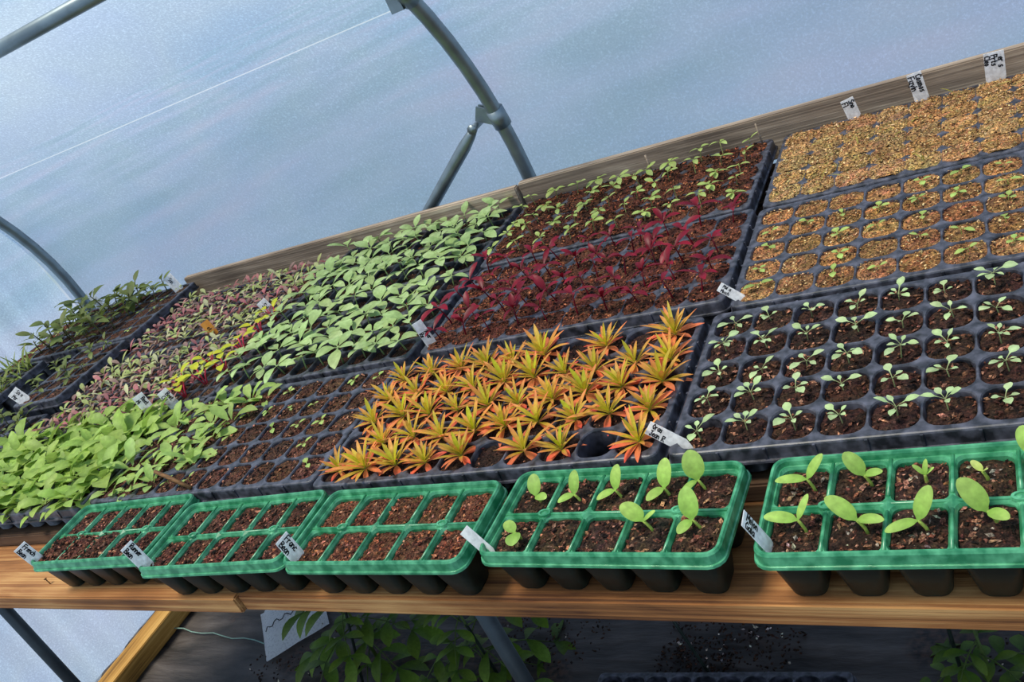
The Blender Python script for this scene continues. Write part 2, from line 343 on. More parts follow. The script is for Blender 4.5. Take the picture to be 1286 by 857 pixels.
# ------------------------------------------------------------------ steel hoops
def hoop(x, label):
    t = empty('tunnel_hoop', (x, 1.19, FLOOR)); tag(t, label, 'tunnel hoop', 'steel hoops of the tunnel')
    full = prof + [(2 * MID - y, z) for y, z in prof[-2::-1]]
    mb = MB(); mb.tube([(0, y - 1.19, z - FLOOR) for y, z in full], .0195, 14)
    link('pipe', mb.mesh('pipe', M_STEEL), t); return t
hA = hoop(-.735, 'curved steel tunnel hoop behind the middle of the bench, with a diagonal brace')
hB = hoop(-2.74, 'curved steel tunnel hoop at the pleated end wall')
def clamp(parent, y, z, dx=0):
    mb = MB(); k = min(range(len(prof)), key=lambda i: (prof[i][0] - y) ** 2 + (prof[i][1] - z) ** 2)
    a, b = prof[k - 1], prof[k + 1]; t = Vector((0, b[0] - a[0], b[1] - a[1])).normalized(); p = Vector((0, prof[k][0] - 1.19, prof[k][1] - FLOOR))
    mb.tube([p - t * .026, p + t * .026], .0245, 14)
    return mb, p, t
# clamp and diagonal brace on hoop A
cl, p, t = clamp(hA, 1.168, .205)
for sx in (-1, 1): cl.box(-.062, -.012, -.022, -.016, -.02, .02, M=Matrix.Translation(p) @ Matrix.Rotation(.5, 4, 'Y') @ Matrix.Translation((0, .019 + sx * .008, -.0)))
link('pipe_clamp', cl.mesh('pipe_clamp', M_STEEL), hA)
br = empty('diagonal_brace', (-.735, 1.165, .232)); tag(br, 'slanting galvanised steel brace clamped to the middle hoop', 'brace')
mb = MB(); a = Vector((-.075, .0, -.035)); b = Vector((-1.88, -.005, -1.36))
dirv = (b - a).normalized()
mb.tube([a, a + dirv * .03, a + dirv * .07, b], [.008, .014, .018, .018], 12)
link('pipe', mb.mesh('pipe', M_STEEL), br)
mb = MB(); mb.tube([a + Vector((.006, -.03, .004)), a + Vector((.006, .03, .004))], .009, 6); mb.tube([a + Vector((.006, -.034, .004)), a + Vector((.006, -.03, .004))], .014, 10)
link('bolt', mb.mesh('bolt', M_STEEL), br)
# purlin along the tunnel and its clip
mb = MB(); mb.tube([(XL + .1, .70, .865), (-.4, .70, .865)], .0185, 12)
tag(link('purlin_pipe', mb.mesh('purlin_pipe', M_STEEL)), 'straight galvanised steel purlin pipe across the upper left corner', 'purlin pipe')
cl, p, t = clamp(hA, .955, .60); cl.box(-.05, -.015, -.012, .012, -.03, .02, M=Matrix.Translation(p))
link('pipe_clip', cl.mesh('pipe_clip', M_STEEL), hA)

# ------------------------------------------------------------------ the bench
bench = empty('potting_bench', (-.8, 0, FLOOR)); tag(bench, 'long wooden potting bench with weathered boards under all the trays', 'bench')
def bb(name, x0, x1, y0, y1, z0, z1, mat, rotz=0, bev=.003, label=None):
    me, c = board_mesh(name, x0, x1, y0, y1, z0, z1, mat, bev)
    o = link(name, me, bench, c - Vector((-.8, 0, FLOOR)), (0, 0, rotz)); 
    if label: o['label'] = label
    return o
bb('front_board', -2.715, -.815, -.197, -.030, SHELF - .036, SHELF, M_PINE, -.012, label='left front board, with a nail standing up in it')
bb('front_board', -.812, 1.25, -.224, -.030, SHELF - .036, SHELF, M_PINE, -.022, label='right front board carrying the green trays')
y0 = -.046
for k in range(5):
    bb('deck_board', -2.715, 1.25, y0 + k * .22, y0 + k * .22 + .208, SHELF, DECK, M_SHADEW)
bb('back_board', -2.02, -.712, 1.056, 1.08, DECK, .043, M_GREYW, -.004, label='left grey upstand board at the back')
bb('back_board', -.708, 1.25, 1.052, 1.076, DECK, .047, M_GREYW, -.012, label='right grey upstand board at the back')
bb('cross_beam', -2.5, -2.45, -.03, 1.04, SHELF - .09, SHELF - .001, M_SHADEW)
bb('cross_beam', -.6, -.55, -.03, 1.04, SHELF - .09, SHELF - .001, M_SHADEW)
bb('cross_beam', .9, .95, -.03, 1.04, SHELF - .09, SHELF - .001, M_SHADEW)
for lx, ly in ((-2.14, .02), (-.545, .01), (.92, .02), (-2.14, .98), (-.565, .98), (.92, .98)):
    mb = MB(); mb.tube([(lx + .8, ly, 0), (lx + .8, ly, SHELF - FLOOR - .002)], .0165, 14); link('leg', mb.mesh('leg', M_STEELD), bench)
mb = MB(); q = Vector((-1.395 + .8, -.165, SHELF - FLOOR)); mb.tube([q, q + Vector((-.003, 0, .014))], .0012, 6); mb.tube([q + Vector((-.003, 0, .014)), q + Vector((-.0032, 0, .0155))], .0034, 8)
link('nail', mb.mesh('nail', M_TWIG), bench)

# ------------------------------------------------------------------ black cell trays
def rrect(w, h, r, n=5):
    pts = []
    for cx, cy, a0 in ((w - r, h - r, 0), (-w + r, h - r, 90), (-w + r, -h + r, 180), (w - r, -h + r, 270)):
        for k in range(n):
            a = math.radians(a0 + 90 * k / (n - 1)); pts.append((cx + r * math.cos(a), cy + r * math.sin(a)))
    return pts
def bridge(mb, loops, smooth=False, close_end=False, col=(1, 1, 1, 1)):
    n = len(loops[0]); vs = [p for l in loops for p in l]
    fs = [(i * n + k, i * n + (k + 1) % n, (i + 1) * n + (k + 1) % n, (i + 1) * n + k) for i in range(len(loops) - 1) for k in range(n)]
    fs = [f[::-1] for f in fs]
    if close_end: fs.append(tuple(range((len(loops) - 1) * n, len(loops) * n)))
    mb.add(vs, fs, col, smooth)
def tray_meshes(nc, nr, px, py, gap, cr, depth, marg=.009):
    """origin at the centre of the front left cell, top at z = 0"""
    deck = MB(); cells = MB(); hw, hh = px / 2, py / 2; cw, ch = hw - gap / 2, hh - gap / 2
    inner = rrect(cw - .0012, ch - .0012, cr); mid = rrect(cw, ch, cr); low = rrect(cw * .74, ch * .74, cr * .7)
    outer = []
    for q, (sx, sy) in enumerate(((1, 1), (-1, 1), (-1, -1), (1, -1))):
        X, Y = sx * hw, sy * hh; pts = mid[q * 5:q * 5 + 5]
        if q % 2 == 0: outer += [(X, pts[0][1]), (X, (pts[0][1] + Y) / 2), (X, Y), ((pts[4][0] + X) / 2, Y), (pts[4][0], Y)]
        else: outer += [(pts[0][0], Y), ((pts[0][0] + X) / 2, Y), (X, Y), (X, (pts[4][1] + Y) / 2), (X, pts[4][1])]
    for i in range(nc):
        for j in range(nr):
            ox, oy = i * px, j * py
            bridge(deck, [[(ox + x, oy + y, 0) for x, y in outer], [(ox + x, oy + y, 0) for x, y in mid], [(ox + x, oy + y, -.0022) for x, y in inner]], False)
            bridge(cells, [[(ox + x, oy + y, -.002) for x, y in inner], [(ox + x, oy + y, -depth) for x, y in low]], True, True)
    W, H = nc * px / 2, nr * py / 2; cx, cy = (nc - 1) * px / 2, (nr - 1) * py / 2
    lp = lambda e, r, z: [(cx + x, cy + y, z) for x, y in rrect(W + e, H + e, r, 5)]
    bridge(deck, [lp(0, .0005, 0), lp(marg - .003, .012, 0), lp(marg - .001, .013, -.001), lp(marg, .014, -.003), lp(marg + .0015, .014, -.019), lp(marg + .005, .017, -.0195), lp(marg + .0055, .017, -.0225), lp(marg + .003, .015, -.023)][::-1], False)
    for i in range(nc + 1):
        x = cx - W + i * px
        if 0 < i < nc:
            for s, yy in ((-1, cy - H - marg), (1, cy + H + marg)): deck.box(x - .0018, x + .0018, yy - .0018 - .0008, yy + .0018 + .0008, -.019, -.002)
    for j in range(1, nr):
        y = cy - H + j * py
        for s in (-1, 1): deck.box(cx + s * (W + marg) - .0026, cx + s * (W + marg) + .0026, y - .0018, y + .0018, -.019, -.002)
    return deck.mesh('tray_top', M_BLACK), cells.mesh('cell_pockets', M_BLACK)
_tm = {}
class Tray:
    def __init__(s, key, label, x, y, th, spec, z=0.0, cat='seed tray'):
        s.key = key; s.nc, s.nr, s.px, s.py, s.gap, s.cr, s.depth = spec; s.x, s.y, s.th, s.z = x, y, th, z
        if spec not in _tm: _tm[spec] = tray_meshes(*spec)
        s.o = empty('cell_tray', (x, y, z), (0, 0, th)); tag(s.o, label, cat, 'black cell trays on the bench')
        link('tray_top', _tm[spec][0], s.o); link('cell_body', _tm[spec][1], s.o)
    def at(s, i, j, dx=0, dy=0, dz=0):
        a, b = i * s.px + dx, j * s.py + dy
        return Vector((s.x + a * math.cos(s.th) - b * math.sin(s.th), s.y + a * math.sin(s.th) + b * math.cos(s.th), s.z + dz))
    def soil(s, label, col, z=-.012, cover=1.0, bits=14, bitcols=None, rough=.003, drop=0.0, bitsize=.0026, skip=(), low={}):
        mb = MB(); n = 7
        for i in range(s.nc):
            for j in range(s.nr):
                if (i, j) in skip or not in_frame(s.at(i, j), 500): continue
                zz = z + low.get((i, j), 0) + RNG.uniform(-.0015, .0015); c = jit(col, .22)
                w, h = (s.px - s.gap) * .495 * cover, (s.py - s.gap) * .495 * cover
                if cover > 1.02: w, h = min(w, s.px * .5), min(h, s.py * .5)
                vs = []
                for a in range(n):
                    for b in range(n):
                        u, v = a / (n - 1) * 2 - 1, b / (n - 1) * 2 - 1
                        k = 1.0 if cover > 1.02 else 1 - .10 * (u * v) ** 2
                        e = abs(u * v) ** 3.5; rd = max(abs(u), abs(v)) ** 6
                        vs.append(s.at(i, j, u * w * k, v * h * k, zz - drop * e - rd * .0022 + RNG.uniform(-rough, rough) * .8))
                mb.add(vs, [(a * n + b, (a + 1) * n + b, (a + 1) * n + b + 1, a * n + b + 1) for a in range(n - 1) for b in range(n - 1)], [jit(c, .38) for _ in vs], False)
                for _ in range(bits):
                    u, v = RNG.uniform(-.95, .95), RNG.uniform(-.95, .95)
                    if abs(u * v) > .6: continue
                    mb.shard(s.at(i, j, u * w, v * h, zz + .0008 - drop * abs(u * v) ** 3.5 - max(abs(u), abs(v)) ** 6 * .0022 + RNG.uniform(0, .0015)), bitsize * RNG.uniform(.5, 1.3), jit(RNG.choice(bitcols), .25))
        o = link('potting_compost', mb.mesh('potting_compost', M_SOIL)); return tag(o, label, 'compost', kind='stuff')
T50 = (10, 5, .0625, .067, .0024, .0205, .056); T50N = (10, 5, .0625, .0645, .0024, .0205, .056); T50S = (10, 5, .0572, .0665, .0024, .019, .056)
T128 = (16, 8, .0388, .0412, .003, .011, .045)
BR = rgb(60, 40, 32); BRR = rgb(86, 52, 38); BITS = [rgb(124, 82, 62), rgb(66, 42, 32), rgb(172, 122, 98), rgb(80, 48, 38), rgb(34, 24, 20), rgb(28, 20, 17)]
BITR = [rgb(146, 82, 56), rgb(104, 56, 40), rgb(172, 108, 76), rgb(70, 38, 30)]
VERM = [rgb(186, 148, 98), rgb(152, 112, 72), rgb(220, 190, 140), rgb(106, 74, 48), rgb(196, 160, 106)]
tF4 = Tray('F4', 'black cell tray of pale green leafy seedlings, front row at far right', 0, 0, 0, T50)
tM4 = Tray('M4', 'black cell tray with golden grit and sparse sprouts, middle row at far right', .022, .365, .008, T50)
tB4 = Tray('B4', 'black cell tray overflowing with golden grit against the back board at right', .022, .7255, .004, T50)
tF3 = Tray('F3', 'black cell tray full of orange and yellow rosettes', -.6575, .0015, .0, T50)
tM3 = Tray('M3', 'black cell tray of dark red seedlings', -.634, .392, 0, T50N)
tB3 = Tray('B3', 'black cell tray of yellow green seedlings in red brown compost behind the red seedlings', -.648, .745, -.006, T50N)
tF2 = Tray('F2', 'black cell tray half lettuce and half bare compost, left of the orange rosettes', -1.305, .0165, -.002, T50)
tM2 = Tray('M2', 'black cell tray crowded with grey green oval leaves beside the red seedlings', -1.25, .388, 0, T50S)
tB2 = Tray('B2', 'black cell tray crowded with grey green oval leaves against the back board', -1.262, .745, 0, (10, 5, .0572, .064, .0024, .019, .056))
tF1 = Tray('F1', 'black cell tray hidden under bright green lettuce at the far left front', -1.962, 0, 0, T50)
tM1 = Tray('M1', 'fine black cell tray of purple seedlings with yellow topped chard along one edge', -1.885, .285, .045, T128)
tB1 = Tray('B1', 'fine black cell tray of purple and pink seedlings against the back board', -1.905, .66, .02, T128)
tM0 = Tray('M0', 'narrow black cell tray of thin sprouts in front of the bushy olive leaves', -1.999, .445, PI / 2, (5, 3, .056, .067, .003, .0185, .085), .03)
tB0 = Tray('B0', 'black cell tray of bushy olive leaves against the left end of the back board', -2.458, .755, 0, (8, 5, .066, .062, .003, .0185, .085), .03)
tF0 = Tray('F0', 'black cell tray of small leaves left of the lettuce', -2.255, .085, 0, (5, 5, .056, .066, .003, .0185, .056))
tA0 = Tray('A0', 'tall black tray of grassy seedlings at the left edge', -2.345, .11, PI / 2, (10, 5, .0570, .060, .003, .0185, .10), .045)
tC0 = Tray('C0', 'small black tray of brown compost at the back left end of the bench', -2.672, .755, 0, (3, 5, .062, .062, .003, .0185, .056))

# ------------------------------------------------------------------ compost in the trays
tF4.soil('dark brown compost in the tray of pale green leafy seedlings', BR, -.0065, bits=46, bitcols=BITS, bitsize=.0044, low={(4, 2): -.006, (0, 4): -.008, (2, 4): -.006, (0, 0): -.007})
tM4.soil('golden grit and compost in the middle right tray', rgb(146, 106, 68), -.0025, bits=90, bitcols=VERM + BITS[:2], bitsize=.0026)
tB4.soil('golden grit heaped over the back right tray', rgb(164, 128, 84), .0035, cover=1.10, bits=130, bitcols=VERM, drop=.0095, bitsize=.0029)
tF3.soil('dark compost in the tray of orange rosettes', rgb(52, 36, 30), -.008, bits=30, bitcols=BITS, skip=((8, 0),))
tM3.soil('red brown compost in the tray of dark red seedlings', rgb(92, 54, 42), .001, cover=1.08, bits=50, bitcols=BITR + BITS[3:], drop=.0085, bitsize=.0042)
tB3.soil('red brown compost spread over the tray of yellow green seedlings', BRR, .003, cover=1.10, bits=56, bitcols=BITR + BITS[3:], drop=.008, bitsize=.0042)
tF2.soil('brown compost in the tray left of the orange rosettes', rgb(78, 52, 40), -.003, bits=44, bitcols=BITS, bitsize=.0042)
tM2.soil('brown compost under the grey green leaves beside the red seedlings', BR, -.009, bits=12, bitcols=BITS)
tB2.soil('brown compost under the grey green leaves against the back board', BR, -.009, bits=10, bitcols=BITS)
tF1.soil('dark compost under the far left lettuce', BR, -.012, bits=4, bitcols=BITS)
tM1.soil('brown compost between the purple seedlings with chard', rgb(84, 60, 48), -.003, bits=4, bitcols=BITS)
tB1.soil('brown compost between the purple seedlings at the back board', rgb(84, 60, 48), -.003, bits=3, bitcols=BITS)
tM0.soil('brown compost in the narrow tray of thin sprouts', rgb(74, 52, 40), -.003, bits=24, bitcols=BITS)
tB0.soil('brown compost under the bushy olive leaves', rgb(74, 52, 40), -.001, cover=1.1, bits=14, bitcols=BITS, drop=.005)
tF0.soil('compost in the tray left of the lettuce', BR, -.008, bits=6, bitcols=BITS)
tA0.soil('compost in the tall tray of grassy seedlings', rgb(74, 60, 40), -.006, bits=8, bitcols=BITS)
tC0.soil('red brown compost in the small tray at the back left end', rgb(88, 56, 40), .001, cover=1.1, bits=24, bitcols=BITR, drop=.005)

# ------------------------------------------------------------------ plants: variants of each kind
ORD = ['first', 'second', 'third', 'fourth', 'fifth', 'sixth', 'seventh', 'eighth', 'ninth', 'tenth', 'eleventh', 'twelfth', 'thirteenth', 'fourteenth', 'fifteenth', 'sixteenth']
ROW5 = ['front row', 'second row', 'middle row', 'fourth row', 'back row']
def rowname(j, nr): return ROW5[j] if nr == 5 else ('front row' if j == 0 else 'back row' if j == nr - 1 else ORD[j] + ' row')
PROTO = {}
def plant(kind, parts):
    """parts: list of (part name, MB, material); one part only gives a single mesh"""
    PROTO.setdefault(kind, []).append([(n, mb.mesh(n, m)) for n, mb, m in parts])
def put(name, kind, loc, label, cat, group, scale=1.0, rot=None, var=None, tilt=0.0):
    ps = PROTO[kind][RNG.randrange(len(PROTO[kind])) if var is None else var % len(PROTO[kind])]
    rz = RNG.uniform(0, 2 * PI) if rot is None else rot
    e = (RNG.uniform(-tilt, tilt), RNG.uniform(-tilt, tilt), rz)
    if len(ps) == 1: o = link(name, ps[0][1], None, loc, e)
    else:
        o = empty(name, loc, e)
        for n, me in ps: link(n, me, o)
    o.scale = (scale * RNG.uniform(.9, 1.1),) * 3
    return tag(o, label, cat, group)

def stem_mb(h, r, col, bend=.0, n=5):
    mb = MB(); a = RNG.uniform(0, 6.3)
    pts = [Vector((bend * (t ** 1.5) * math.cos(a), bend * (t ** 1.5) * math.sin(a), -.006 + (h + .006) * t)) for t in (0, .35, .7, 1)]
    mb.tube(pts, [r, r, r * .85, r * .7], n, col); return mb, pts[-1]
G_PALE = rgb(158, 184, 126); G_PALE2 = rgb(186, 206, 150); G_STEM = rgb(150, 160, 110)
for v in range(8):       # pale leafy seedlings of the right front tray
    st, top = stem_mb(.010 + .003 * (v % 3), .0009, G_STEM, .002); parts = [('stem', st, M_LEAF)]
    n = 4 + v % 3; a0 = RNG.uniform(0, 6)
    for k in range(n):
        mb = MB(); az = a0 + k * 2 * PI / n + RNG.uniform(-.35, .35); L = RNG.uniform(.018, .030) if k % 2 else RNG.uniform(.014, .022)
        mb.leaf(top, az, RNG.uniform(.35, .95), L, L * RNG.uniform(.36, .44), RNG.uniform(.5, .95), .18, jit(G_PALE, .1), jit(G_PALE2, .1), 'oval', 7, RNG.uniform(-.3, .3), .42, G_STEM)
        parts.append(('leaf', mb, M_LEAFM))
    plant('salad', parts)
for v in range(7):       # small sprouts
    mb, top = stem_mb(.008, .0007, rgb(160, 168, 90)); n = 2 + v % 2
    for k in range(n): mb.leaf(top, v + k * PI * 2 / n + RNG.uniform(-.4, .4), RNG.uniform(.1, .6), RNG.uniform(.012, .022), RNG.uniform(.007, .011), .5, .12, jit(rgb(150, 176, 84), .12), jit(rgb(176, 200, 112), .12), 'oval', 5, 0, .25)
    plant('sprout', [('sprout', mb, M_LEAF)])
for v in range(5):       # thin grassy threads
    mb = MB()
    for k in range(1 + v % 2): 
        L = RNG.uniform(.026, .045); mb.leaf((0, 0, -.004), v * 1.3 + k * 2, RNG.uniform(.7, 1.3), L, .003, RNG.uniform(.6, 1.6), .3, rgb(150, 142, 60), jit(rgb(172, 164, 80), .15), 'lance', 7)
    plant('thread', [('thread', mb, M_LEAF)])
R0, R1 = rgb(96, 4, 22), rgb(134, 14, 38)
for v in range(7):       # dark red seedlings
    h = RNG.uniform(.016, .026); st, top = stem_mb(h, .0010, rgb(120, 18, 38), .006); fo = MB(); n = 3 + v % 3
    for k in range(n):
        L = RNG.uniform(.016, .030); fo.leaf(top, v + k * 2 * PI / n + RNG.uniform(-.4, .4), RNG.uniform(.3, 1.25), L, L * RNG.uniform(.28, .42), RNG.uniform(.5, 1.1), .3, jit(R0, .15), jit(R1, .2), 'lance', 6, RNG.uniform(-.4, .4))
    plant('red', [('stem', st, M_RED), ('foliage', fo, M_RED)])
for v in range(7):       # yellow green seedlings
    h = RNG.uniform(.014, .024); st, top = stem_mb(h, .0009, rgb(168, 172, 110), .005); n = 3 + v % 3
    for k in range(n):
        L = RNG.uniform(.013, .026); st.leaf(top, v + k * 2 * PI / n + RNG.uniform(-.4, .4), RNG.uniform(.0, .6), L, L * RNG.uniform(.42, .6), RNG.uniform(.3, .9), .15, jit(rgb(150, 176, 84), .12), jit(rgb(188, 204, 120), .12), 'oval', 6, RNG.uniform(-.3, .3), .2)
    plant('yellowgreen', [('yellowgreen', st, M_LEAF)])
OG, OY, OO, ORD_ = rgb(184, 188, 36), rgb(228, 166, 82), rgb(240, 124, 82), rgb(242, 88, 70)
for v in range(9):       # orange and yellow rosettes
    fo = MB(); ou = MB(); a0 = RNG.uniform(0, 6)
    n = RNG.randint(15, 20)
    for k in range(n):
        az = a0 + k * 2.4; t = k / n; L = RNG.uniform(.036, .056) * (1 - .25 * t)
        tip = mixc(OY, OO, RNG.random() ** .55) if t < .72 else mixc(OG, OY, RNG.random())
        fo.leaf((0, 0, .003 + .006 * t), az, .50 + .75 * t + RNG.uniform(-.15, .15), L, RNG.uniform(.0048, .0070), RNG.uniform(.1, .5), .35, jit(OG, .1), jit(tip, .1), 'lance', 6, RNG.uniform(-.3, .3))
    for k in range(RNG.randint(5, 8)):
        L = RNG.uniform(.030, .046); ou.leaf((0, 0, .004), a0 + 1 + k * 1.35 + RNG.uniform(-.3, .3), RNG.uniform(.05, .45), L, RNG.uniform(.007, .0105), RNG.uniform(.3, .8), .25, jit(mixc(OY, OO, .5), .1), jit(RNG.choice([OO, ORD_, ORD_]), .12), 'lance', 6, RNG.uniform(-.4, .4))
    st, top = stem_mb(.006, .0022, rgb(150, 150, 60))
    plant('rosette', [('stem', st, M_LEAF), ('foliage', fo, M_LEAF), ('outer_foliage', ou, M_LEAF)])
for v in range(8):       # grey green oval leaves
    st, top = stem_mb(RNG.uniform(.018, .028), .0015, rgb(140, 164, 106), .005); fo = MB(); n = 3 + v % 3
    for k in range(n):
        L = RNG.uniform(.034, .052); fo.leaf(top, v + k * 2 * PI / n + RNG.uniform(-.4, .4), RNG.uniform(.05, .75), L, L * RNG.uniform(.44, .56), RNG.uniform(.3, .9), .16, jit(rgb(136, 162, 92), .12), jit(rgb(176, 196, 136), .12), 'oval', 7, RNG.uniform(-.3, .3), .2, rgb(150, 172, 112))
    plant('greygreen', [('stem', st, M_LEAFM), ('foliage', fo, M_LEAFM)])
for v in range(10):      # purple seedlings
    mb, top = stem_mb(.008, .0009, rgb(150, 90, 100)); n = 4 + v % 3
    pal = [rgb(140, 156, 80), rgb(172, 178, 116), rgb(156, 166, 96), rgb(146, 106, 104), rgb(122, 80, 88), rgb(196, 192, 150)] if v < 7 else [rgb(150, 60, 80), rgb(130, 86, 92), rgb(172, 90, 106)]
    for k in range(n):
        L = RNG.uniform(.016, .028); c = RNG.choice(pal); mb.leaf(top, v + k * 2 * PI / n + RNG.uniform(-.4, .4), RNG.uniform(.3, 1.0), L, L * .34, RNG.uniform(.3, .9), .2, jit(c, .12), jit(mixc(c, rgb(180, 178, 140), .3), .12), 'lance', 5, RNG.uniform(-.3, .3), .15)
    plant('purple', [('purple', mb, M_LEAFM)])
for v in range(4):       # chard: yellow tops on pink stalks
    st = MB(); fo = MB()
    for k in range(4):
        az = v + k * 1.6; e = Vector((.012 * math.cos(az), .012 * math.sin(az), .030 + RNG.uniform(-.004, .006)))
        st.tube([(0, 0, -.004), e * .5 + Vector((0, 0, .004)), e], .0014, 5, rgb(214, 70, 96))
        fo.leaf(e, az, RNG.uniform(.2, .9), RNG.uniform(.022, .03), RNG.uniform(.016, .021), .7, .2, jit(rgb(200, 196, 50), .08), jit(rgb(186, 196, 44), .1), 'oval', 6)
    plant('chard', [('stalk', st, M_LEAF), ('foliage', fo, M_LEAF)])
for v in range(8):       # lettuce
    mb = MB(); n = RNG.randint(6, 8)
    for k in range(n):
        t = k / n; L = RNG.uniform(.060, .085) * (1 - .2 * t); mb.leaf((0, 0, -.004), v + k * 2.4 + RNG.uniform(-.3, .3), .5 + .65 * t + RNG.uniform(-.1, .15), L, L * RNG.uniform(.34, .44), RNG.uniform(.5, 1.2), .3, jit(rgb(130, 160, 68), .12), jit(rgb(164, 190, 92), .14), 'broad', 9, RNG.uniform(-.5, .5), .12, rgb(176, 196, 118))
    plant('lettuce', [('lettuce', mb, M_LEAF)])
for v in range(6):       # small lettuce of the next tray
    mb = MB(); n = RNG.randint(5, 7)
    for k in range(n):
        t = k / n; L = RNG.uniform(.044, .066) * (1 - .2 * t); mb.leaf((0, 0, -.004), v + k * 2.4 + RNG.uniform(-.3, .3), .45 + .7 * t + RNG.uniform(-.1, .15), L, L * RNG.uniform(.28, .38), RNG.uniform(.5, 1.2), .3, jit(rgb(138, 166, 80), .12), jit(rgb(172, 196, 108), .14), 'broad', 8, RNG.uniform(-.5, .5), .2, rgb(186, 204, 130))
    plant('lettuce_small', [('lettuce_small', mb, M_LEAF)])
for v in range(6):       # olive leaves
    h = RNG.uniform(.03, .06); st, top = stem_mb(h, .0014, rgb(112, 110, 60), .01); fo = MB(); n = 5 + v % 3
    for k in range(n):
        L = RNG.uniform(.026, .044); fo.leaf(top * (.55 + .45 * k / n), v + k * 2.4, RNG.uniform(.1, .9), L, L * RNG.uniform(.32, .46), RNG.uniform(.3, 1.0), .2, jit(rgb(82, 96, 46), .15), jit(rgb(116, 128, 66), .15), 'oval', 6, RNG.uniform(-.3, .3), .15)
    plant('olive', [('stem', st, M_LEAF), ('foliage', fo, M_LEAF)])
for v in range(6):       # grassy tufts
    mb = MB()
    for k in range(9):
        L = RNG.uniform(.04, .075); mb.leaf((RNG.uniform(-.01, .01), RNG.uniform(-.01, .01), -.004), k * 2.4 + v, RNG.uniform(.7, 1.45), L, RNG.uniform(.004, .007), RNG.uniform(.2, 1.2), .3, jit(rgb(110, 130, 54), .15), jit(rgb(148, 160, 84), .15), 'lance', 6, RNG.uniform(-.4, .4))
    plant('grassy', [('grassy', mb, M_LEAF)])

# ------------------------------------------------------------------ plants: one object per plant
def fill(tray, kind, name, cat, what, where, group, cells=None, scale=1.0, z=-.011, jitter=.006, p=1.0, tilt=.08, skip=()):
    for j in range(tray.nr):
        for i in range(tray.nc):
            if (i, j) in skip or (cells and not cells(i, j)) or RNG.random() > p: continue
            q = tray.at(i, j, RNG.uniform(-jitter, jitter), RNG.uniform(-jitter, jitter), z)
            if not in_frame(q + Vector((0, 0, .015)), 4): continue
            put(name, kind, q, '%s in %s cell from left, %s, %s' % (what, ORD[i], rowname(j, tray.nr), where), cat, group, scale * RNG.uniform(.9, 1.12), tilt=tilt)
def fill_turned(tray, kind, name, cat, what, where, group, scale=1.0, z=-.006, jitter=.01, p=1.0, tilt=.15):
    """a tray standing end-on: its cells run away from the viewer"""
    for i in range(tray.nc):
        for j in range(tray.nr):
            if RNG.random() > p: continue
            q = tray.at(i, j, RNG.uniform(-jitter, jitter), RNG.uniform(-jitter, jitter), z)
            if not in_frame(q + Vector((0, 0, .02)), 4): continue
            put(name, kind, q, '%s in %s cell from left, %s row, %s' % (what, ORD[tray.nr - 1 - j], ORD[i], where), cat, group, scale * RNG.uniform(.85, 1.2), tilt=tilt)
fill(tF4, 'salad', 'salad_seedling', 'seedling', 'pale green salad seedling', 'front right tray', 'salad seedlings in the front right tray', z=-.007, scale=1.04)
fill(tM4, 'sprout', 'sprout', 'seedling', 'tiny green sprout', 'middle right grit tray', 'sprouts in the middle right tray', p=.58, z=-.003, scale=1.05)
fill(tB4, 'thread', 'grassy_sprout', 'seedling', 'thin yellowish grassy sprout', 'back right grit tray', 'grassy sprouts in the back right tray', p=.36, z=.003)
fill(tM3, 'red', 'red_seedling', 'seedling', 'dark red seedling', 'red tray', 'red seedlings in the middle tray', p=.96, z=.001, scale=1.55)
fill(tB3, 'yellowgreen', 'seedling', 'seedling', 'yellow green seedling', 'tray behind red seedlings', 'yellow green seedlings in the back tray', p=.97, z=.002, scale=1.25)
fill(tF3, 'rosette', 'rosette_plant', 'plant', 'orange and yellow rosette', 'orange rosette tray', 'orange rosettes in the front tray', z=-.008, scale=1.14, skip=((5, 0), (8, 0), (8, 4), (0, 1), (6, 4)))
fill(tF2, 'lettuce_small', 'lettuce_plant', 'lettuce', 'young light green lettuce', 'half bare tray', 'young lettuces in the half bare tray', cells=lambda i, j: i < 3 + (j > 0) + (j > 3), z=-.006, jitter=.008, scale=1.25)
fill(tF2, 'sprout', 'sprout', 'seedling', 'little pale sprout', 'half bare front tray', 'little sprouts in the half bare tray', cells=lambda i, j: i >= 3 + (j > 0) + (j > 3), p=.5, z=-.006, scale=1.1)
fill(tM2, 'greygreen', 'squash_seedling', 'seedling', 'grey green oval-leaved seedling', 'tray beside red seedlings', 'oval-leaved seedlings in the middle tray', z=-.006, jitter=.008, scale=1.18)
fill(tB2, 'greygreen', 'squash_seedling', 'seedling', 'grey green oval-leaved seedling', 'tray at back board', 'oval-leaved seedlings in the back tray', z=-.006, scale=1.22, jitter=.008)
CH = {(15, 7), (15, 5), (15, 3), (13, 4), (14, 2), (13, 1), (12, 2)}
fill(tM1, 'purple', 'purple_seedling', 'seedling', 'purple green seedling', 'purple tray with chard', 'purple seedlings in the middle left tray', z=-.004, jitter=.004, scale=1.5, skip=CH | {(a, b) for a in (14, 15) for b in range(4)})
fill(tB1, 'purple', 'purple_seedling', 'seedling', 'purple green seedling', 'purple tray at back board', 'purple seedlings in the back left tray', z=-.004, jitter=.004, scale=1.5)
for k, (i, j) in enumerate(sorted(CH)):
    put('chard_seedling', 'chard', tM1.at(i, j, 0, 0, -.008), 'chard with yellow leaves and pink stalks, %s cell from left, %s' % (ORD[i], rowname(j, 8)), 'chard', 'yellow chard seedlings', 1.3)
put('chard_seedling', 'chard', tB1.at(15, 0, 0, 0, -.008), 'chard with yellow leaves and pink stalks in the back left tray', 'chard', 'yellow chard seedlings', 1.2)
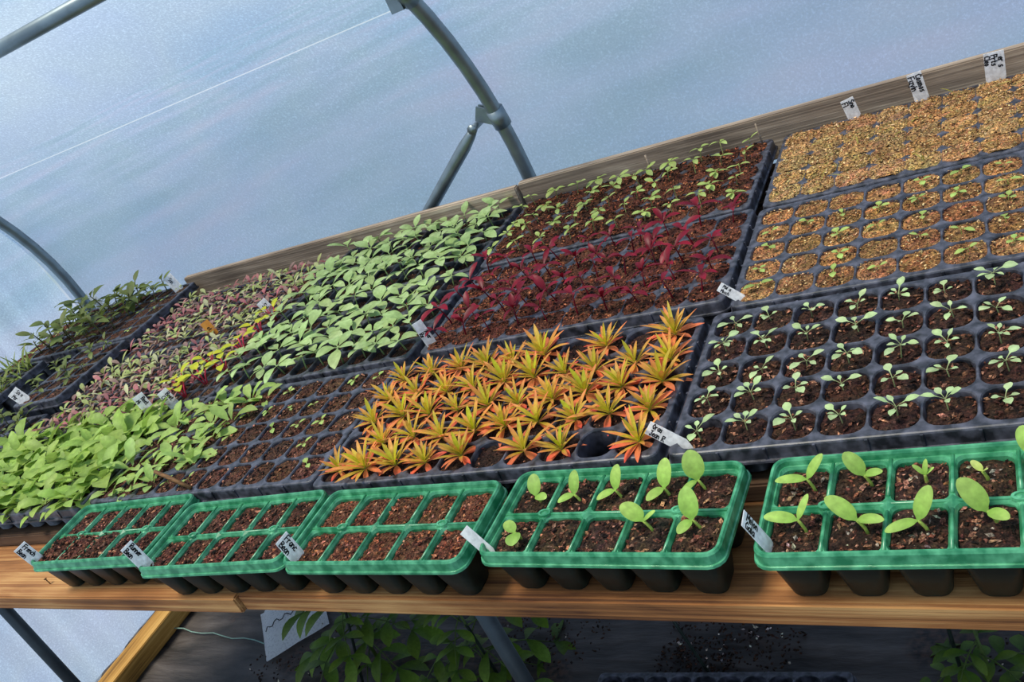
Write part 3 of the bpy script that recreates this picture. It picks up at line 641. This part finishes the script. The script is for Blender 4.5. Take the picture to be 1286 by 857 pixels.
fill(tF1, 'lettuce', 'lettuce_plant', 'lettuce', 'bright green lettuce', 'far left front tray', 'bright lettuces in the far left front tray', z=-.008, jitter=.009, tilt=.15, scale=1.22)
fill(tF0, 'olive', 'leafy_seedling', 'seedling', 'small leafy seedling', 'tray left of lettuce', 'leafy seedlings left of the lettuce', z=-.008, p=.95, scale=1.0, tilt=.15)
fill_turned(tM0, 'olive', 'olive_seedling', 'seedling', 'thin olive sprout', 'narrow left tray', 'thin sprouts in the narrow left tray', p=.7, scale=.8)
fill(tB0, 'olive', 'olive_seedling', 'seedling', 'bushy olive leaved seedling', 'back left tray', 'olive seedlings in the back left tray', cells=lambda i, j: i < 6 or (i == 6 and j > 2), p=.95, scale=1.5, z=-.002, jitter=.01, tilt=.2)
fill(tB0, 'sprout', 'sprout', 'seedling', 'little sprout', 'back left tray of olive leaves', 'little sprouts beside the olive leaves', cells=lambda i, j: i >= 6, p=.5, z=-.001)
fill_turned(tA0, 'grassy', 'grass_tuft', 'seedling', 'grassy green tuft', 'tall left edge tray', 'grassy tufts in the tall tray', scale=1.25)
fill(tC0, 'sprout', 'sprout', 'seedling', 'small green sprout', 'small back left tray', 'sprouts in the small back left tray', z=.001, p=.8, scale=1.2)

# ------------------------------------------------------------------ green trays with deep pots
GW, GD, GP, GQ = .345, .166, .0655, .0755
def green_meshes():
    fr = MB(); cw, ch = GP / 2 - .0024, GQ / 2 - .0024
    hw, hh = GP / 2, GQ / 2; zt = -.007
    mid = rrect(cw, ch, .010); inner = rrect(cw - .002, ch - .002, .010)
    outer = []
    for q, (sx, sy) in enumerate(((1, 1), (-1, 1), (-1, -1), (1, -1))):
        X, Y = sx * hw, sy * hh; pts = mid[q * 5:q * 5 + 5]
        if q % 2 == 0: outer += [(X, pts[0][1]), (X, (pts[0][1] + Y) / 2), (X, Y), ((pts[4][0] + X) / 2, Y), (pts[4][0], Y)]
        else: outer += [(pts[0][0], Y), ((pts[0][0] + X) / 2, Y), (X, Y), (X, (pts[4][1] + Y) / 2), (X, pts[4][1])]
    for i in range(5):
        for j in range(2):
            ox, oy = (i - 2) * GP, (j - .5) * GQ
            bridge(fr, [[(ox + x, oy + y, zt) for x, y in outer], [(ox + x, oy + y, zt) for x, y in mid], [(ox + x, oy + y, zt - .004) for x, y in inner], [(ox + x * .97, oy + y * .97, zt - .022) for x, y in inner]], False)
    W, H = 5 * GP / 2, GQ
    lp = lambda e, r, z: [(x, y, z) for x, y in rrect(W + e, H + e, r, 5)]
    bridge(fr, [lp(-.0005, .012, zt), lp(.001, .014, -.001), lp(.0025, .015, .0015), lp(.0055, .017, .0015), lp(.0075, .019, -.0015), lp(.0085, .020, -.014), lp(.0105, .021, -.0145), lp(.0110, .021, -.018), lp(.0085, .020, -.018)][::-1], False)
    # bosses on the middle ridge
    for bx in (-1.5 * GP, 1.5 * GP):
        n = 14; rings = []
        for r, z in ((.0095, zt), (.0085, zt + .0035), (.0058, zt + .0035), (.0050, zt - .004)):
            rings.append([(bx + r * 1.15 * math.cos(2 * PI * k / n), r * .8 * math.sin(2 * PI * k / n), z) for k in range(n)])
        bridge(fr, rings, False)
        fr.add([(bx + .0056 * math.cos(2 * PI * k / n), .004 * math.sin(2 * PI * k / n), zt - .002) for k in range(n)], [tuple(range(n))], (1, 1, 1, 1))
    # diamond plates where the webs cross, and rounded web crests
    for i in range(6):
        x = (i - 2.5) * GP
        if 0 < i < 5:
            d = .0105; fr.add([(x - d, 0, zt), (x, -d, zt), (x + d, 0, zt), (x, d, zt), (x, 0, zt + .0035)], [(0, 1, 4), (1, 2, 4), (2, 3, 4), (3, 0, 4)])
            for s in (-1, 1): fr.tube([(x, s * .012, zt), (x, s * (H - .002), zt)], .0023, 8)
    fr.tube([(-W + .002, 0, zt), (W - .002, 0, zt)], .0023, 8)
    pt = MB(); top = rrect(cw - .001, ch - .001, .012); bot = rrect(cw * .68, ch * .66, .012)
    lo = SHELF + .001
    bridge(pt, [[(x, y, zt - .018) for x, y in top], [(x * .96, y * .96, zt - .03) for x, y in top], [(x, y, lo + .004) for x, y in bot], [(x * .9, y * .9, lo) for x, y in bot]], True, True)
    return fr.mesh('rim', M_GREEN), pt.mesh('pot', M_GREENSH)
G_FR, G_PT = green_meshes()
GREEN = []
def green_tray(x, y, th, label, soilcol, soillabel, zs, bits, heap=()):
    t = empty('green_pot_tray', (x, y, 0), (0, 0, th)); tag(t, label, 'seed tray', 'green ten-cell trays along the front board')
    link('rim', G_FR, t)
    for i in range(5):
        for j in range(2): link('pot', G_PT, t, ((i - 2) * GP, (j - .5) * GQ, 0))
    mb = MB(); n = 9; M = Matrix.Translation((x, y, 0)) @ Matrix.Rotation(th, 4, 'Z')
    for i in range(5):
        for j in range(2):
            hp = heap if (i, j) in heap else None
            w, h = (GP * .5 - .0045, GQ * .5 - .0045); z0 = zs + RNG.uniform(-.002, .002); c = jit(soilcol, .25); ox, oy = (i - 2) * GP, (j - .5) * GQ
            if hp: w, h = GP * .5, GQ * .5 - .002; z0 = -.004
            vs = []
            for a in range(n):
                for b in range(n):
                    u, v = a / (n - 1) * 2 - 1, b / (n - 1) * 2 - 1
                    k = 1 - .08 * (u * v) ** 2
                    vs.append(M @ Vector((ox + u * w * k, oy + v * h * k, z0 + (.0 if hp else .002) - .004 * max(abs(u), abs(v)) ** 3 + .003 * noise.noise(Vector((ox * 70 + u * 2, oy * 70 + v * 2, x * 9))) + RNG.uniform(-.0014, .0014))))
            mb.add(vs, [(a * n + b, (a + 1) * n + b, (a + 1) * n + b + 1, a * n + b + 1) for a in range(n - 1) for b in range(n - 1)], [jit(c, .4) for _ in vs])
            for _ in range(95):
                u, v = RNG.uniform(-.92, .92), RNG.uniform(-.92, .92)
                mb.shard(M @ Vector((ox + u * w, oy + v * h, z0 + .002 - .004 * max(abs(u), abs(v)) ** 3 + RNG.uniform(-.001, .0015))), RNG.uniform(.0014, .0058) ** 1.0, jit(RNG.choice(bits), .35))
    tag(link('potting_compost', mb.mesh('potting_compost', M_SOIL)), soillabel, 'compost', kind='stuff')
    GREEN.append((M, t)); return t
SC1 = rgb(74, 44, 36); SC2 = rgb(92, 58, 42); SC3 = rgb(58, 42, 33)
B1_ = BITS + [rgb(120, 74, 60)]; B2_ = BITR + BITS[:3]
green_tray(-1.168, -.113, .018, 'green ten-cell tray of bare compost at the left end of the front board', SC1, 'dark compost heaped in the leftmost green tray', -.011, B1_, heap=((0, 0), (1, 0), (2, 0)))
green_tray(-.815, -.136, .022, 'green ten-cell tray of bare compost, second from the left on the front board', SC1, 'bare compost in the second green tray from the left', -.0125, B1_)
green_tray(-.463, -.142, -.025, 'green ten-cell tray of bare compost in the middle of the front board', SC2, 'lighter bare compost in the middle green tray', -.0125, B2_)
green_tray(-.098, -.140, -.045, 'green ten-cell tray with cucumber seedlings in eight cells, below the orange rosettes', SC3, 'compost in the green tray below the orange rosettes', -.0125, B1_ + [rgb(150, 112, 90)])
green_tray(.280, -.152, -.012, 'green ten-cell tray with the largest seedlings at the right end of the front board', SC3, 'compost with white grit in the rightmost green tray', -.0125, B1_ + [rgb(150, 112, 90), rgb(150, 138, 124)])

# ------------------------------------------------------------------ cucumber and melon seedlings
CU0, CU1, CUS = rgb(138, 178, 72), rgb(178, 208, 106), rgb(172, 190, 90)
def cucurbit(p, lean, h, leaves, label, group, pale=0):
    h *= .78; leaves = [(a, b, c * .93, d * .93, e) for a, b, c, d, e in leaves]
    t = empty('cucumber_seedling', p); tag(t, label, 'seedling', group)
    mb = MB(); e = Vector((lean[0], lean[1], h)); mb.tube([(0, 0, -.006), (lean[0] * .25, lean[1] * .25, h * .4), (lean[0] * .7, lean[1] * .7, h * .8), e], [.0021, .0020, .0019, .0017], 8, CUS)
    link('stem', mb.mesh('stem', M_LEAF), t)
    for az, el, L, W, dr in leaves:
        m2 = MB(); c0, c1 = (jit(CU0, .06), jit(CU1, .06)) if not pale else (rgb(176, 190, 90), rgb(196, 206, 120))
        m2.leaf(e, math.radians(az), math.radians(el), L, W, dr, .13, c0, c1, 'round', 14, 0, .05); link('leaf', m2.mesh('leaf', M_LEAF), t)
    return t
def gpos(k, i, j, dx=0, dy=0, dz=-.014): return GREEN[k][0] @ Vector(((i - 2) * GP + dx, (j - .5) * GQ + dy, dz))
g4 = 'cucumber seedlings in the green tray below the rosettes'; g5 = 'large seedlings in the rightmost green tray'
wh4 = 'green tray below orange rosettes'; wh5 = 'rightmost green tray'
def lab(what, i, j, wh): return '%s in %s cell from left, %s row, %s' % (what, ORD[i], 'back' if j else 'front', wh)
CU = 'two-leaved cucumber seedling'
cucurbit(gpos(3, 0, 1, .012, -.008), (-.004, 0, 0), .018, [(100, 50, .034, .022, .3), (-20, 15, .022, .017, .5)], lab(CU, 0, 1, wh4), g4)
cucurbit(gpos(3, 1, 1, .012, -.010), (-.006, 0, 0), .020, [(80, 55, .036, .019, .2), (200, 5, .028, .017, .4)], lab(CU, 1, 1, wh4), g4)
cucurbit(gpos(3, 2, 1, .008, -.006), (-.006, .0, 0), .022, [(62, 60, .038, .022, .2), (205, 5, .030, .017, .4)], lab(CU, 2, 1, wh4), g4)
cucurbit(gpos(3, 3, 1, .010, -.004), (-.004, 0, 0), .020, [(75, 55, .042, .024, .2), (215, 0, .030, .020, .3)], lab(CU, 3, 1, wh4), g4)
cucurbit(gpos(3, 4, 1, -.008, .004), (-.006, 0, 0), .026, [(105, 62, .042, .030, .2), (215, -5, .030, .014, .4)], lab(CU, 4, 1, wh4), g4)
cucurbit(gpos(3, 0, 0, .010, -.002), (-.006, 0, 0), .016, [(140, 30, .026, .018, .4), (-75, 10, .028, .024, .3)], lab(CU, 0, 0, wh4), g4)
cucurbit(gpos(3, 3, 0, .006, .008), (-.008, .0, 0), .026, [(150, 32, .040, .026, .3), (15, 35, .024, .011, .2)], lab(CU, 3, 0, wh4), g4)
cucurbit(gpos(3, 4, 0, .004, .010), (-.008, 0, 0), .024, [(92, 65, .044, .027, .2), (230, 0, .026, .019, .3)], lab(CU, 4, 0, wh4), g4)
ME = 'two-leaved melon seedling'
cucurbit(gpos(4, 0, 1, .016, -.006), (-.006, 0, 0), .028, [(182, 12, .040, .017, .3), (38, 45, .038, .017, .2)], lab(ME, 0, 1, wh5), g5)
cucurbit(gpos(4, 1, 1, .014, -.002), (-.006, 0, 0), .024, [(140, 48, .036, .023, .2), (15, 10, .022, .015, .3)], lab(ME, 1, 1, wh5), g5)
cucurbit(gpos(4, 2, 1, .006, -.002), (.0, 0, 0), .018, [(150, 45, .018, .007, .3), (60, 70, .020, .007, .2), (20, 40, .014, .006, .3)], lab('slim newly opened seedling', 2, 1, wh5), g5)
cucurbit(gpos(4, 3, 1, .002, -.002), (-.004, .0, 0), .018, [(130, 30, .018, .010, .3), (-30, 50, .010, .006, .3)], lab('pale bent young seedling', 3, 1, wh5), g5, 1)
cucurbit(gpos(4, 0, 0, .014, .002), (-.006, 0, 0), .028, [(172, 12, .042, .020, .25), (55, 45, .034, .011, .2)], lab(ME, 0, 0, wh5), g5)
cucurbit(gpos(4, 1, 0, .014, .0), (-.008, 0, 0), .026, [(148, 36, .044, .024, .3), (2, 8, .030, .017, .4)], lab(ME, 1, 0, wh5), g5)
cucurbit(gpos(4, 2, 0, .010, -.002), (-.008, 0, 0), .024, [(196, -2, .038, .017, .2), (52, 52, .042, .022, .2)], lab(ME, 2, 0, wh5), g5)
cucurbit(gpos(4, 3, 0, .010, .006), (-.008, 0, 0), .026, [(138, 50, .044, .028, .2), (-28, 5, .024, .018, .3)], lab(ME, 3, 0, wh5), g5)
cucurbit(gpos(4, 4, 1, -.010, .008), (-.006, 0, 0), .030, [(110, 45, .036, .024, .2), (0, 15, .028, .018, .3)], lab(ME, 4, 1, wh5), g5)

# ------------------------------------------------------------------ plant labels with handwriting
GL = {'A': [[(0, 0), (.35, 1), (.7, 0)], [(.15, .4), (.55, .4)]], 'B': [[(0, 0), (0, 1), (.45, .95), (.5, .7), (0, .52), (.55, .4), (.55, .1), (0, 0)]], 'C': [[(.6, .85), (.3, 1), (0, .6), (.1, .1), (.6, .1)]],
      'F': [[(0, 0), (.05, 1), (.6, 1)], [(.03, .5), (.45, .52)]], 'G': [[(.6, .85), (.3, 1), (0, .6), (.1, .08), (.55, .1), (.6, .45), (.35, .45)]], 'J': [[(.1, 1), (.6, 1)], [(.4, 1), (.4, .15), (.2, 0), (0, .2)]],
      'M': [[(0, 0), (.08, 1), (.35, .35), (.62, 1), (.7, 0)]], 'R': [[(0, 0), (0, 1), (.5, .95), (.5, .6), (0, .5), (.6, 0)]], 'D': [[(0, 0), (0, 1), (.5, .8), (.5, .2), (0, 0)]], 'S': [[(.55, .9), (.2, 1), (.05, .7), (.5, .35), (.35, 0), (0, .1)]],
      'P': [[(0, 0), (0, 1), (.5, .95), (.5, .55), (0, .5)]], 'O': [[(.3, 1), (0, .5), (.3, 0), (.6, .5), (.3, 1)]], '7': [[(0, 1), (.5, 1), (.2, 0)], [(.1, .5), (.45, .5)]],
      'a': [[(.45, .6), (.15, .6), (0, .25), (.2, 0), (.45, .3), (.45, .6), (.5, 0)]], 'c': [[(.45, .55), (.2, .65), (0, .3), (.15, 0), (.45, .08)]], 'e': [[(0, .3), (.42, .36), (.3, .62), (.05, .5), (.05, .1), (.42, .05)]],
      'h': [[(0, 1), (0, 0)], [(0, .4), (.25, .6), (.42, .4), (.42, 0)]], 'i': [[(.1, .6), (.1, 0)]], 'l': [[(.1, 1), (.1, 0)]], 'm': [[(0, .6), (0, 0)], [(0, .45), (.18, .6), (.28, .4), (.28, 0)], [(.28, .4), (.45, .6), (.56, .4), (.56, 0)]],
      'n': [[(0, .6), (0, 0)], [(0, .4), (.22, .6), (.4, .4), (.42, 0)]], 'o': [[(.2, .62), (0, .3), (.2, 0), (.42, .3), (.2, .62)]], 'r': [[(0, .6), (.03, 0)], [(.03, .4), (.2, .6), (.35, .55)]], 's': [[(.4, .58), (.1, .55), (.1, .35), (.38, .25), (.3, 0), (0, .05)]],
      't': [[(.15, .95), (.15, .05), (.35, .05)], [(0, .62), (.35, .62)]], 'u': [[(0, .6), (.05, .05), (.35, .05), (.42, .6)], [(.42, .6), (.45, 0)]], 'y': [[(0, .6), (.2, .1)], [(.42, .6), (.1, -.35)]], 'z': [[(0, .6), (.4, .6), (0, 0), (.42, 0)]], ' ': []}
def writing(lines, W, Lw, size, thick, start):
    """ink strokes on a label: local X across the label, Z along it; lines run down the label, letter tops towards +X"""
    mb = MB(); nl = len(lines)
    for li, s in enumerate(lines):
        base = W * (.5 - (li + 1) / nl) + (W / nl - size) * .5; pos = start
        for ch in s:
            g = GL.get(ch, []); adv = .62 if ch.isupper() or ch.isdigit() else (.72 if ch == 'm' else .3 if ch in 'il' else .52)
            for st in g:
                P = [Vector((base + y * size + RNG.uniform(-.03, .03) * size, 0, -(pos + x * size * .85))) for x, y in st]
                for a, b in zip(P, P[1:]):
                    d = b - a
                    if d.length < 1e-6: continue
                    d.normalize(); nn = Vector((-d.z, 0, d.x)) * thick * .5; a2, b2 = a - d * thick * .3, b + d * thick * .3
                    mb.add([a2 + nn, b2 + nn, b2 - nn, a2 - nn], [(0, 1, 2, 3)])
            pos += adv * size * .95
    return mb
def plant_label(base, top, across, W, lines, label, size=.009, mat=None, thick=.0019, start=.006, bury=.012):
    """strip from base to top; across = direction of its width; the written face looks along top x across"""
    base, top, ax = Vector(base), Vector(top), Vector(across)
    up = (top - base).normalized(); ax = (ax - up * ax.dot(up)).normalized(); nrm = ax.cross(up)  # faces -Y local
    M = Matrix((ax, -nrm, up)).transposed()
    L = (top - base).length; o = empty('plant_label', top); o.rotation_euler = M.to_euler(); tag(o, label, 'plant label', 'plant labels stuck in the trays')
    mb = MB(); w = W / 2; t = .0005
    wc = rgb(250, 249, 248) if mat is None else (1, 1, 1, 1)
    out = [(-w, 0), (w, 0), (w, -L + .004), (w * .2, -L - bury), (-w * .2, -L - bury), (-w, -L + .004)]
    vs = [(x, y, z) for y in (-t, t) for x, z in out]
    # slight bow of the strip
    mb.add(vs, [tuple(range(6))[::-1], tuple(range(6, 12))] + [(k, (k + 1) % 6, (k + 1) % 6 + 6, k + 6) for k in range(6)], wc)
    link('strip', mb.mesh('strip', mat or M_LABEL), o)
    if lines:
        ink = writing(lines, W, L, size, thick, start); ink.v = [(x, -t - .0003, z) for x, y, z in ink.v]
        link('writing', ink.mesh('writing', M_INK), o)
    return o
def toward(p, mixx):   # width direction: mostly along the bench depth
    return Vector((mixx, 1, 0)).normalized()
p = gpos(0, 0, 0, -.026, -.030); plant_label(p, p + Vector((-.014, -.004, .052)), (.55, .8, 0), .026, ['French', 'Bean'], 'white label reading French Bean in the leftmost green tray', .0092)
p = gpos(1, 0, 0, -.024, -.030); plant_label(p, p + Vector((-.010, -.002, .060)), (.25, 1, 0), .024, ['Runner', 'Bean'], 'white label reading Runner Bean in the second green tray from left', .0088)
p = gpos(2, 0, 0, -.020, -.022); plant_label(p, p + Vector((-.008, .0, .048)), (.12, 1, 0), .027, ['Franc', 'Bean'], 'white label reading Franc Bean in the middle green tray', .0105)
p = gpos(3, 0, 0, -.026, -.030); plant_label(p, p + Vector((-.034, .012, .036)), (.75, .45, .35), .016, [], 'blank side of a white label leaning out of the green tray below the rosettes')
p = gpos(4, 0, 0, -.024, -.020); plant_label(p, p + Vector((-.016, -.006, .056)), (.02, 1, 0), .022, ['Melon', 'Gala'], 'white label reading Melon in the rightmost green tray', .0095)
p = tF4.at(0, 0, -.018, -.018, -.008); plant_label(p, p + Vector((-.046, .006, .036)), (.45, .75, .5), .019, ['Oras', 'Jean R'], 'white label leaning across from the front corner of the pale seedling tray', .0072, thick=.0015)
p = tM4.at(0, 0, -.020, -.018, -.004); plant_label(p, p + Vector((-.034, .006, .030)), (.35, .8, .4), .017, ['Malva', 'Mosch'], 'white label at the front left corner of the middle right grit tray', .006, thick=.0011)
p = tB4.at(2, 4, -.012, .026, .003); plant_label(p, p + Vector((-.008, .004, .044)), (1, .1, 0), .027, ['Snow', 'Fl'], 'leftmost white label along the back of the grit tray', .011, thick=.0022)
p = tB4.at(4, 4, -.004, .024, .003); plant_label(p, p + Vector((-.006, .004, .060)), (1, .1, 0), .028, ['Cosmos', 'Fizyln'], 'white label reading Cosmos at the back of the grit tray', .0115, thick=.0022)
p = tB4.at(6, 4, .006, .024, .003); plant_label(p, p + Vector((.004, .004, .058)), (1, .1, 0), .036, ['Verbs', 'Prts', 'Cleo'], 'widest white label, rightmost at the back of the grit tray', .0105, thick=.0022)
p = tM3.at(0, 0, -.018, -.012, -.004); plant_label(p, p + Vector((-.010, .0, .062)), (.8, .5, 0), .022, ['', 'Amar', 'Red'][1:], 'white label at the front left corner of the red seedling tray', .0085, start=.026)
p = tM1.at(11, 0, 0, -.006, -.004); plant_label(p, p + Vector((-.014, .004, .056)), (.7, .6, 0), .028, ['Beet', 'Mix'], 'white label among the purple seedlings left of the chard', .010, start=.012)
p = tM1.at(13, 0, .010, -.004, -.004); plant_label(p, p + Vector((-.020, .004, .052)), (.6, .7, .3), .026, ['Beet', 'Cyl'], 'white label in front of the chard beside the purple tray corner', .010, start=.012)
p = tB1.at(14, 1, 0, 0, -.004); plant_label(p, p + Vector((-.022, .004, .046)), (.7, .7, 0), .028, ['Sal'], 'white label between the purple back tray and the oval leaves', .012, start=.012)
p = tB1.at(9, 0, 0, 0, -.004); plant_label(p, p + Vector((-.012, .0, .046)), (.8, .5, 0), .026, ['Lot'], 'orange label standing among the purple seedlings', .012, mat=M_ORANGE, start=.012)
p = tM0.at(0, 2, -.012, .0, -.004); plant_label(p, p + Vector((-.036, .004, .040)), (.5, .8, .3), .034, ['Sage', 'Mar'], 'white label at the front corner of the raised olive tray', .011, start=.012)
p = tF0.at(3, 2, .0, .0, -.004); plant_label(p, p + Vector((-.01, -.006, .040)), (.9, .3, 0), .032, [], 'small white label behind the lettuce at the left edge')
p = tB0.at(1, 4, .0, .0, -.004); plant_label(p, p + Vector((-.02, .0, .060)), (.9, .3, 0), .030, ['Pop'], 'white label among the olive leaves at the back left end', .012, start=.012)
p = tB0.at(7, 4, .0, .0, -.004); plant_label(p, p + Vector((-.03, .01, .056)), (.7, .6, 0), .032, ['Sun'], 'white label behind the olive leaves beside the back board end', .012, start=.012)

# ------------------------------------------------------------------ sticks and twigs
def stick(a, b, r, label, mat=None):
    mb = MB(); a, b = Vector(a), Vector(b); L = b - a; mb.tube([(0, 0, 0), L * .5 + Vector((0, 0, r * .3)), L], [r, r, r * .85], 7); return tag(link('wooden_stick', mb.mesh('wooden_stick', mat or M_TWIG), None, a), label, 'stick')
p = tF2.at(4, 0, .030, -.03, .003); stick(p, p + Vector((-.085, .012, .040)), .0045, 'brown wooden stick lying over the front edge of the half bare tray')
p = tB3.at(5, 4, .010, .0, 0); stick(p, p + Vector((-.004, .004, .052)), .0028, 'short pale stick upright at the back of the yellow green seedlings', M_GREYW)
p = tB3.at(9, 4, .020, .015, 0); stick(p, p + Vector((-.004, .004, .050)), .0022, 'thin pale stick at the back right corner of the yellow green seedlings', M_GREYW)

# ------------------------------------------------------------------ under the bench
mb = MB(); Mb = Matrix.Translation((0, 0, 0))
n = 9; vs = []; 
for s in (0, 1):
    for a in range(n):
        for b in range(n):
            u, v = a / (n - 1) - .5, b / (n - 1) - .5; e = (1 - (2 * u) ** 4) * (1 - (2 * v) ** 4)
            vs.append((u * .30, v * .34, (.075 * e * (1 if s else 0) + .004 * noise.noise(Vector((u * 9, v * 9, s))))))
fs = []
for s in (0, 1):
    for a in range(n - 1):
        for b in range(n - 1):
            f = [s * n * n + a * n + b, s * n * n + (a + 1) * n + b, s * n * n + (a + 1) * n + b + 1, s * n * n + a * n + b + 1]; fs.append(tuple(f if s else f[::-1]))
mb.add(vs, fs, (1, 1, 1, 1), True)
sk = empty('white_sack', (-2.02, .64, FLOOR + .012), (0, 0, .75)); sk.scale = (.8, .8, .8); tag(sk, 'white plastic sack with scribbled ink lying on the floor under the bench', 'sack')
link('bag', mb.mesh('bag', M_LABEL), sk)
mb = MB(); pts = [Vector((-.11 + .013 * k, -.06 + .016 * math.sin(k * 1.7), .075 * (1 - (2 * (-.11 + .013 * k) / .3) ** 4) * (1 - (2 * .06 / .34) ** 4) + .006)) for k in range(16)]
mb.tube(pts, .0022, 5); link('scribble', mb.mesh('scribble', M_INK), sk)

def tomato(base, h, n, label, spread=.20, dark=0):
    t = empty('tomato_plant', base); tag(t, label, 'plant', 'leafy plants under the bench')
    st = MB(); fo = MB(); c0, c1 = rgb(66, 96, 28), rgb(112, 138, 44)
    st.tube([(0, 0, -.005), (.01, .0, h * .5), (.0, .01, h)], [.006, .005, .003], 7, rgb(96, 116, 56))
    for k in range(n):
        z = h * (.15 + .85 * k / n); az = k * 2.4 + RNG.uniform(-.3, .3); L = spread * RNG.uniform(.7, 1.15); e = RNG.uniform(.0, .5)
        b0 = Vector((0, 0, z)); d = Vector((math.cos(az), math.sin(az), 0))
        pts = [b0 + d * L * q + Vector((0, 0, L * (math.sin(e) * q - .55 * q * q))) for q in (0, .33, .66, 1)]
        st.tube(pts, [.0025, .002, .0018, .0012], 5, rgb(92, 112, 52))
        for q in range(1, 4):
            for s in (-1, 1): fo.leaf(pts[q], az + s * 1.1, RNG.uniform(-.2, .3), L * .5, L * .21, RNG.uniform(.4, 1.0), .3, jit(c0, .25), jit(c1, .25), 'lance', 7, RNG.uniform(-.3, .3))
        fo.leaf(pts[3], az, -.2, L * .6, L * .26, .6, .3, jit(c0, .25), jit(c1, .25), 'lance', 7)
    link('stem', st.mesh('stem', M_LEAF), t); link('foliage', fo.mesh('foliage', M_LEAF), t)
tomato((-1.52, .47, FLOOR), .30, 12, 'leafy tomato plant beside the white sack under the bench')
tomato((-1.10, .46, FLOOR), .26, 11, 'leafy tomato plant left of the steel bench leg', .18)
tomato((.19, .46, FLOOR), .20, 8, 'leafy plant on the floor under the rightmost green tray', .13)
def cane(a, b, label):
    mb = MB(); a, b = Vector(a), Vector(b); mb.tube([(0, 0, 0), (b - a) * .5, b - a], .0045, 7); tag(link('garden_cane', mb.mesh('garden_cane', M_CANE), None, a), label, 'cane', 'dark canes under the bench')
cane((-1.52, .36, FLOOR), (-1.50, .62, FLOOR + .62), 'dark cane rising through the tomato plant beside the white sack')
cane((-1.02, .40, FLOOR), (-1.25, .60, FLOOR + .62), 'dark cane leaning left of the steel bench leg')
cane((-.43, .46, FLOOR), (-.62, .62, FLOOR + .40), 'dark cane leaning over the floor right of the steel leg')
cane((.155, .42, FLOOR), (.11, .60, FLOOR + .62), 'green cane standing in the plant under the rightmost green tray')
# spilt compost with white grit
mb = MB()
for cx, cy, rr, nn in ((-.40, .60, .12, 420), (-.50, .52, .07, 180), (-.95, .60, .12, 200), (-1.9, .50, .13, 120), (.33, .53, .10, 200)):
    for _ in range(nn):
        a = RNG.uniform(0, 6.3); r = rr * math.sqrt(RNG.random()) * 1.1
        mb.shard(Vector((cx + r * math.cos(a) * 1.4, cy + r * math.sin(a), FLOOR + .012 + RNG.uniform(-.004, .006))), RNG.uniform(.003, .007), jit(RNG.choice([rgb(56, 40, 32), rgb(74, 52, 40), rgb(44, 32, 26)] * 5 + [rgb(206, 198, 186)]), .25), .6)
tag(link('spilt_compost', mb.mesh('spilt_compost', M_SOIL)), 'spilt compost with white grit on the membrane', 'compost', kind='stuff')
mb = MB(); mb.tube([(-2.62 + .06 * k, .59 - .006 * k + .006 * math.sin(k * 1.9), FLOOR + .014) for k in range(12)], .0022, 5)
tag(link('garden_string', mb.mesh('garden_string', plastic('pale_string', rgb(120, 150, 138), .7))), 'thin pale green string lying on the membrane near the end wall', 'string')
# dark tray on the floor
tr = empty('floor_tray', (-.40, .285, FLOOR + .055), (0, 0, .05)); tag(tr, 'black seed tray standing on the floor under the bench', 'seed tray')
link('tray_top', _tm[T50N][0], tr, (-.28, -.13, 0)); link('cell_body', _tm[T50N][1], tr, (-.28, -.13, 0))

# ------------------------------------------------------------------ light
w = bpy.data.worlds.new('sky'); sc.world = w; w.use_nodes = True; nt = w.node_tree; nt.nodes.clear(); L = nt.links
out = N(nt, 'ShaderNodeOutputWorld'); bg = N(nt, 'ShaderNodeBackground', Strength=1.0)
tc = N(nt, 'ShaderNodeTexCoord'); sp = N(nt, 'ShaderNodeSeparateXYZ'); L.new(tc.outputs['Generated'], sp.inputs[0])
r = ramp(nt, [(.0, rgb(150, 170, 190)), (.5, rgb(206, 222, 242)), (.62, rgb(190, 212, 244)), (1.0, rgb(140, 180, 238))])
ma = N(nt, 'ShaderNodeMath', operation='MULTIPLY_ADD'); ma.inputs[1].default_value = .5; ma.inputs[2].default_value = .5; L.new(sp.outputs['Z'], ma.inputs[0]); L.new(ma.outputs[0], r.inputs['Fac'])
cn = N(nt, 'ShaderNodeTexNoise', Scale=2.2, Detail=4.0); L.new(tc.outputs['Generated'], cn.inputs['Vector'])
rc = ramp(nt, [(.45, (0, 0, 0, 1)), (.65, (1, 1, 1, 1))]); L.new(cn.outputs['Fac'], rc.inputs['Fac'])
mx = N(nt, 'ShaderNodeMixRGB'); mx.inputs[2].default_value = (1, 1, 1, 1)
mu = N(nt, 'ShaderNodeMath', operation='MULTIPLY'); mu.inputs[1].default_value = .6; L.new(rc.outputs[0], mu.inputs[0]); L.new(mu.outputs[0], mx.inputs[0]); L.new(r.outputs[0], mx.inputs[1])
L.new(mx.outputs[0], bg.inputs['Color']); L.new(bg.outputs[0], out.inputs[0])
bg.inputs['Strength'].default_value = .57
sd = bpy.data.lights.new('sun', 'SUN'); sd.energy = 5.6; sd.angle = math.radians(18); sd.color = (1, .90, .72)
so = bpy.data.objects.new('sun', sd); COL.objects.link(so)
so.rotation_euler = Vector((-.34, -.24, 1.0)).to_track_quat('Z', 'Y').to_euler()

sc.view_settings.view_transform = 'Standard'; sc.view_settings.look = 'None'; sc.view_settings.gamma = 1.0; sc.view_settings.use_curve_mapping = False
sc.view_settings.exposure = 0.5
sc.cycles.max_bounces = 10; sc.cycles.transparent_max_bounces = 12; sc.cycles.diffuse_bounces = 4
sc.cycles.use_denoising = True
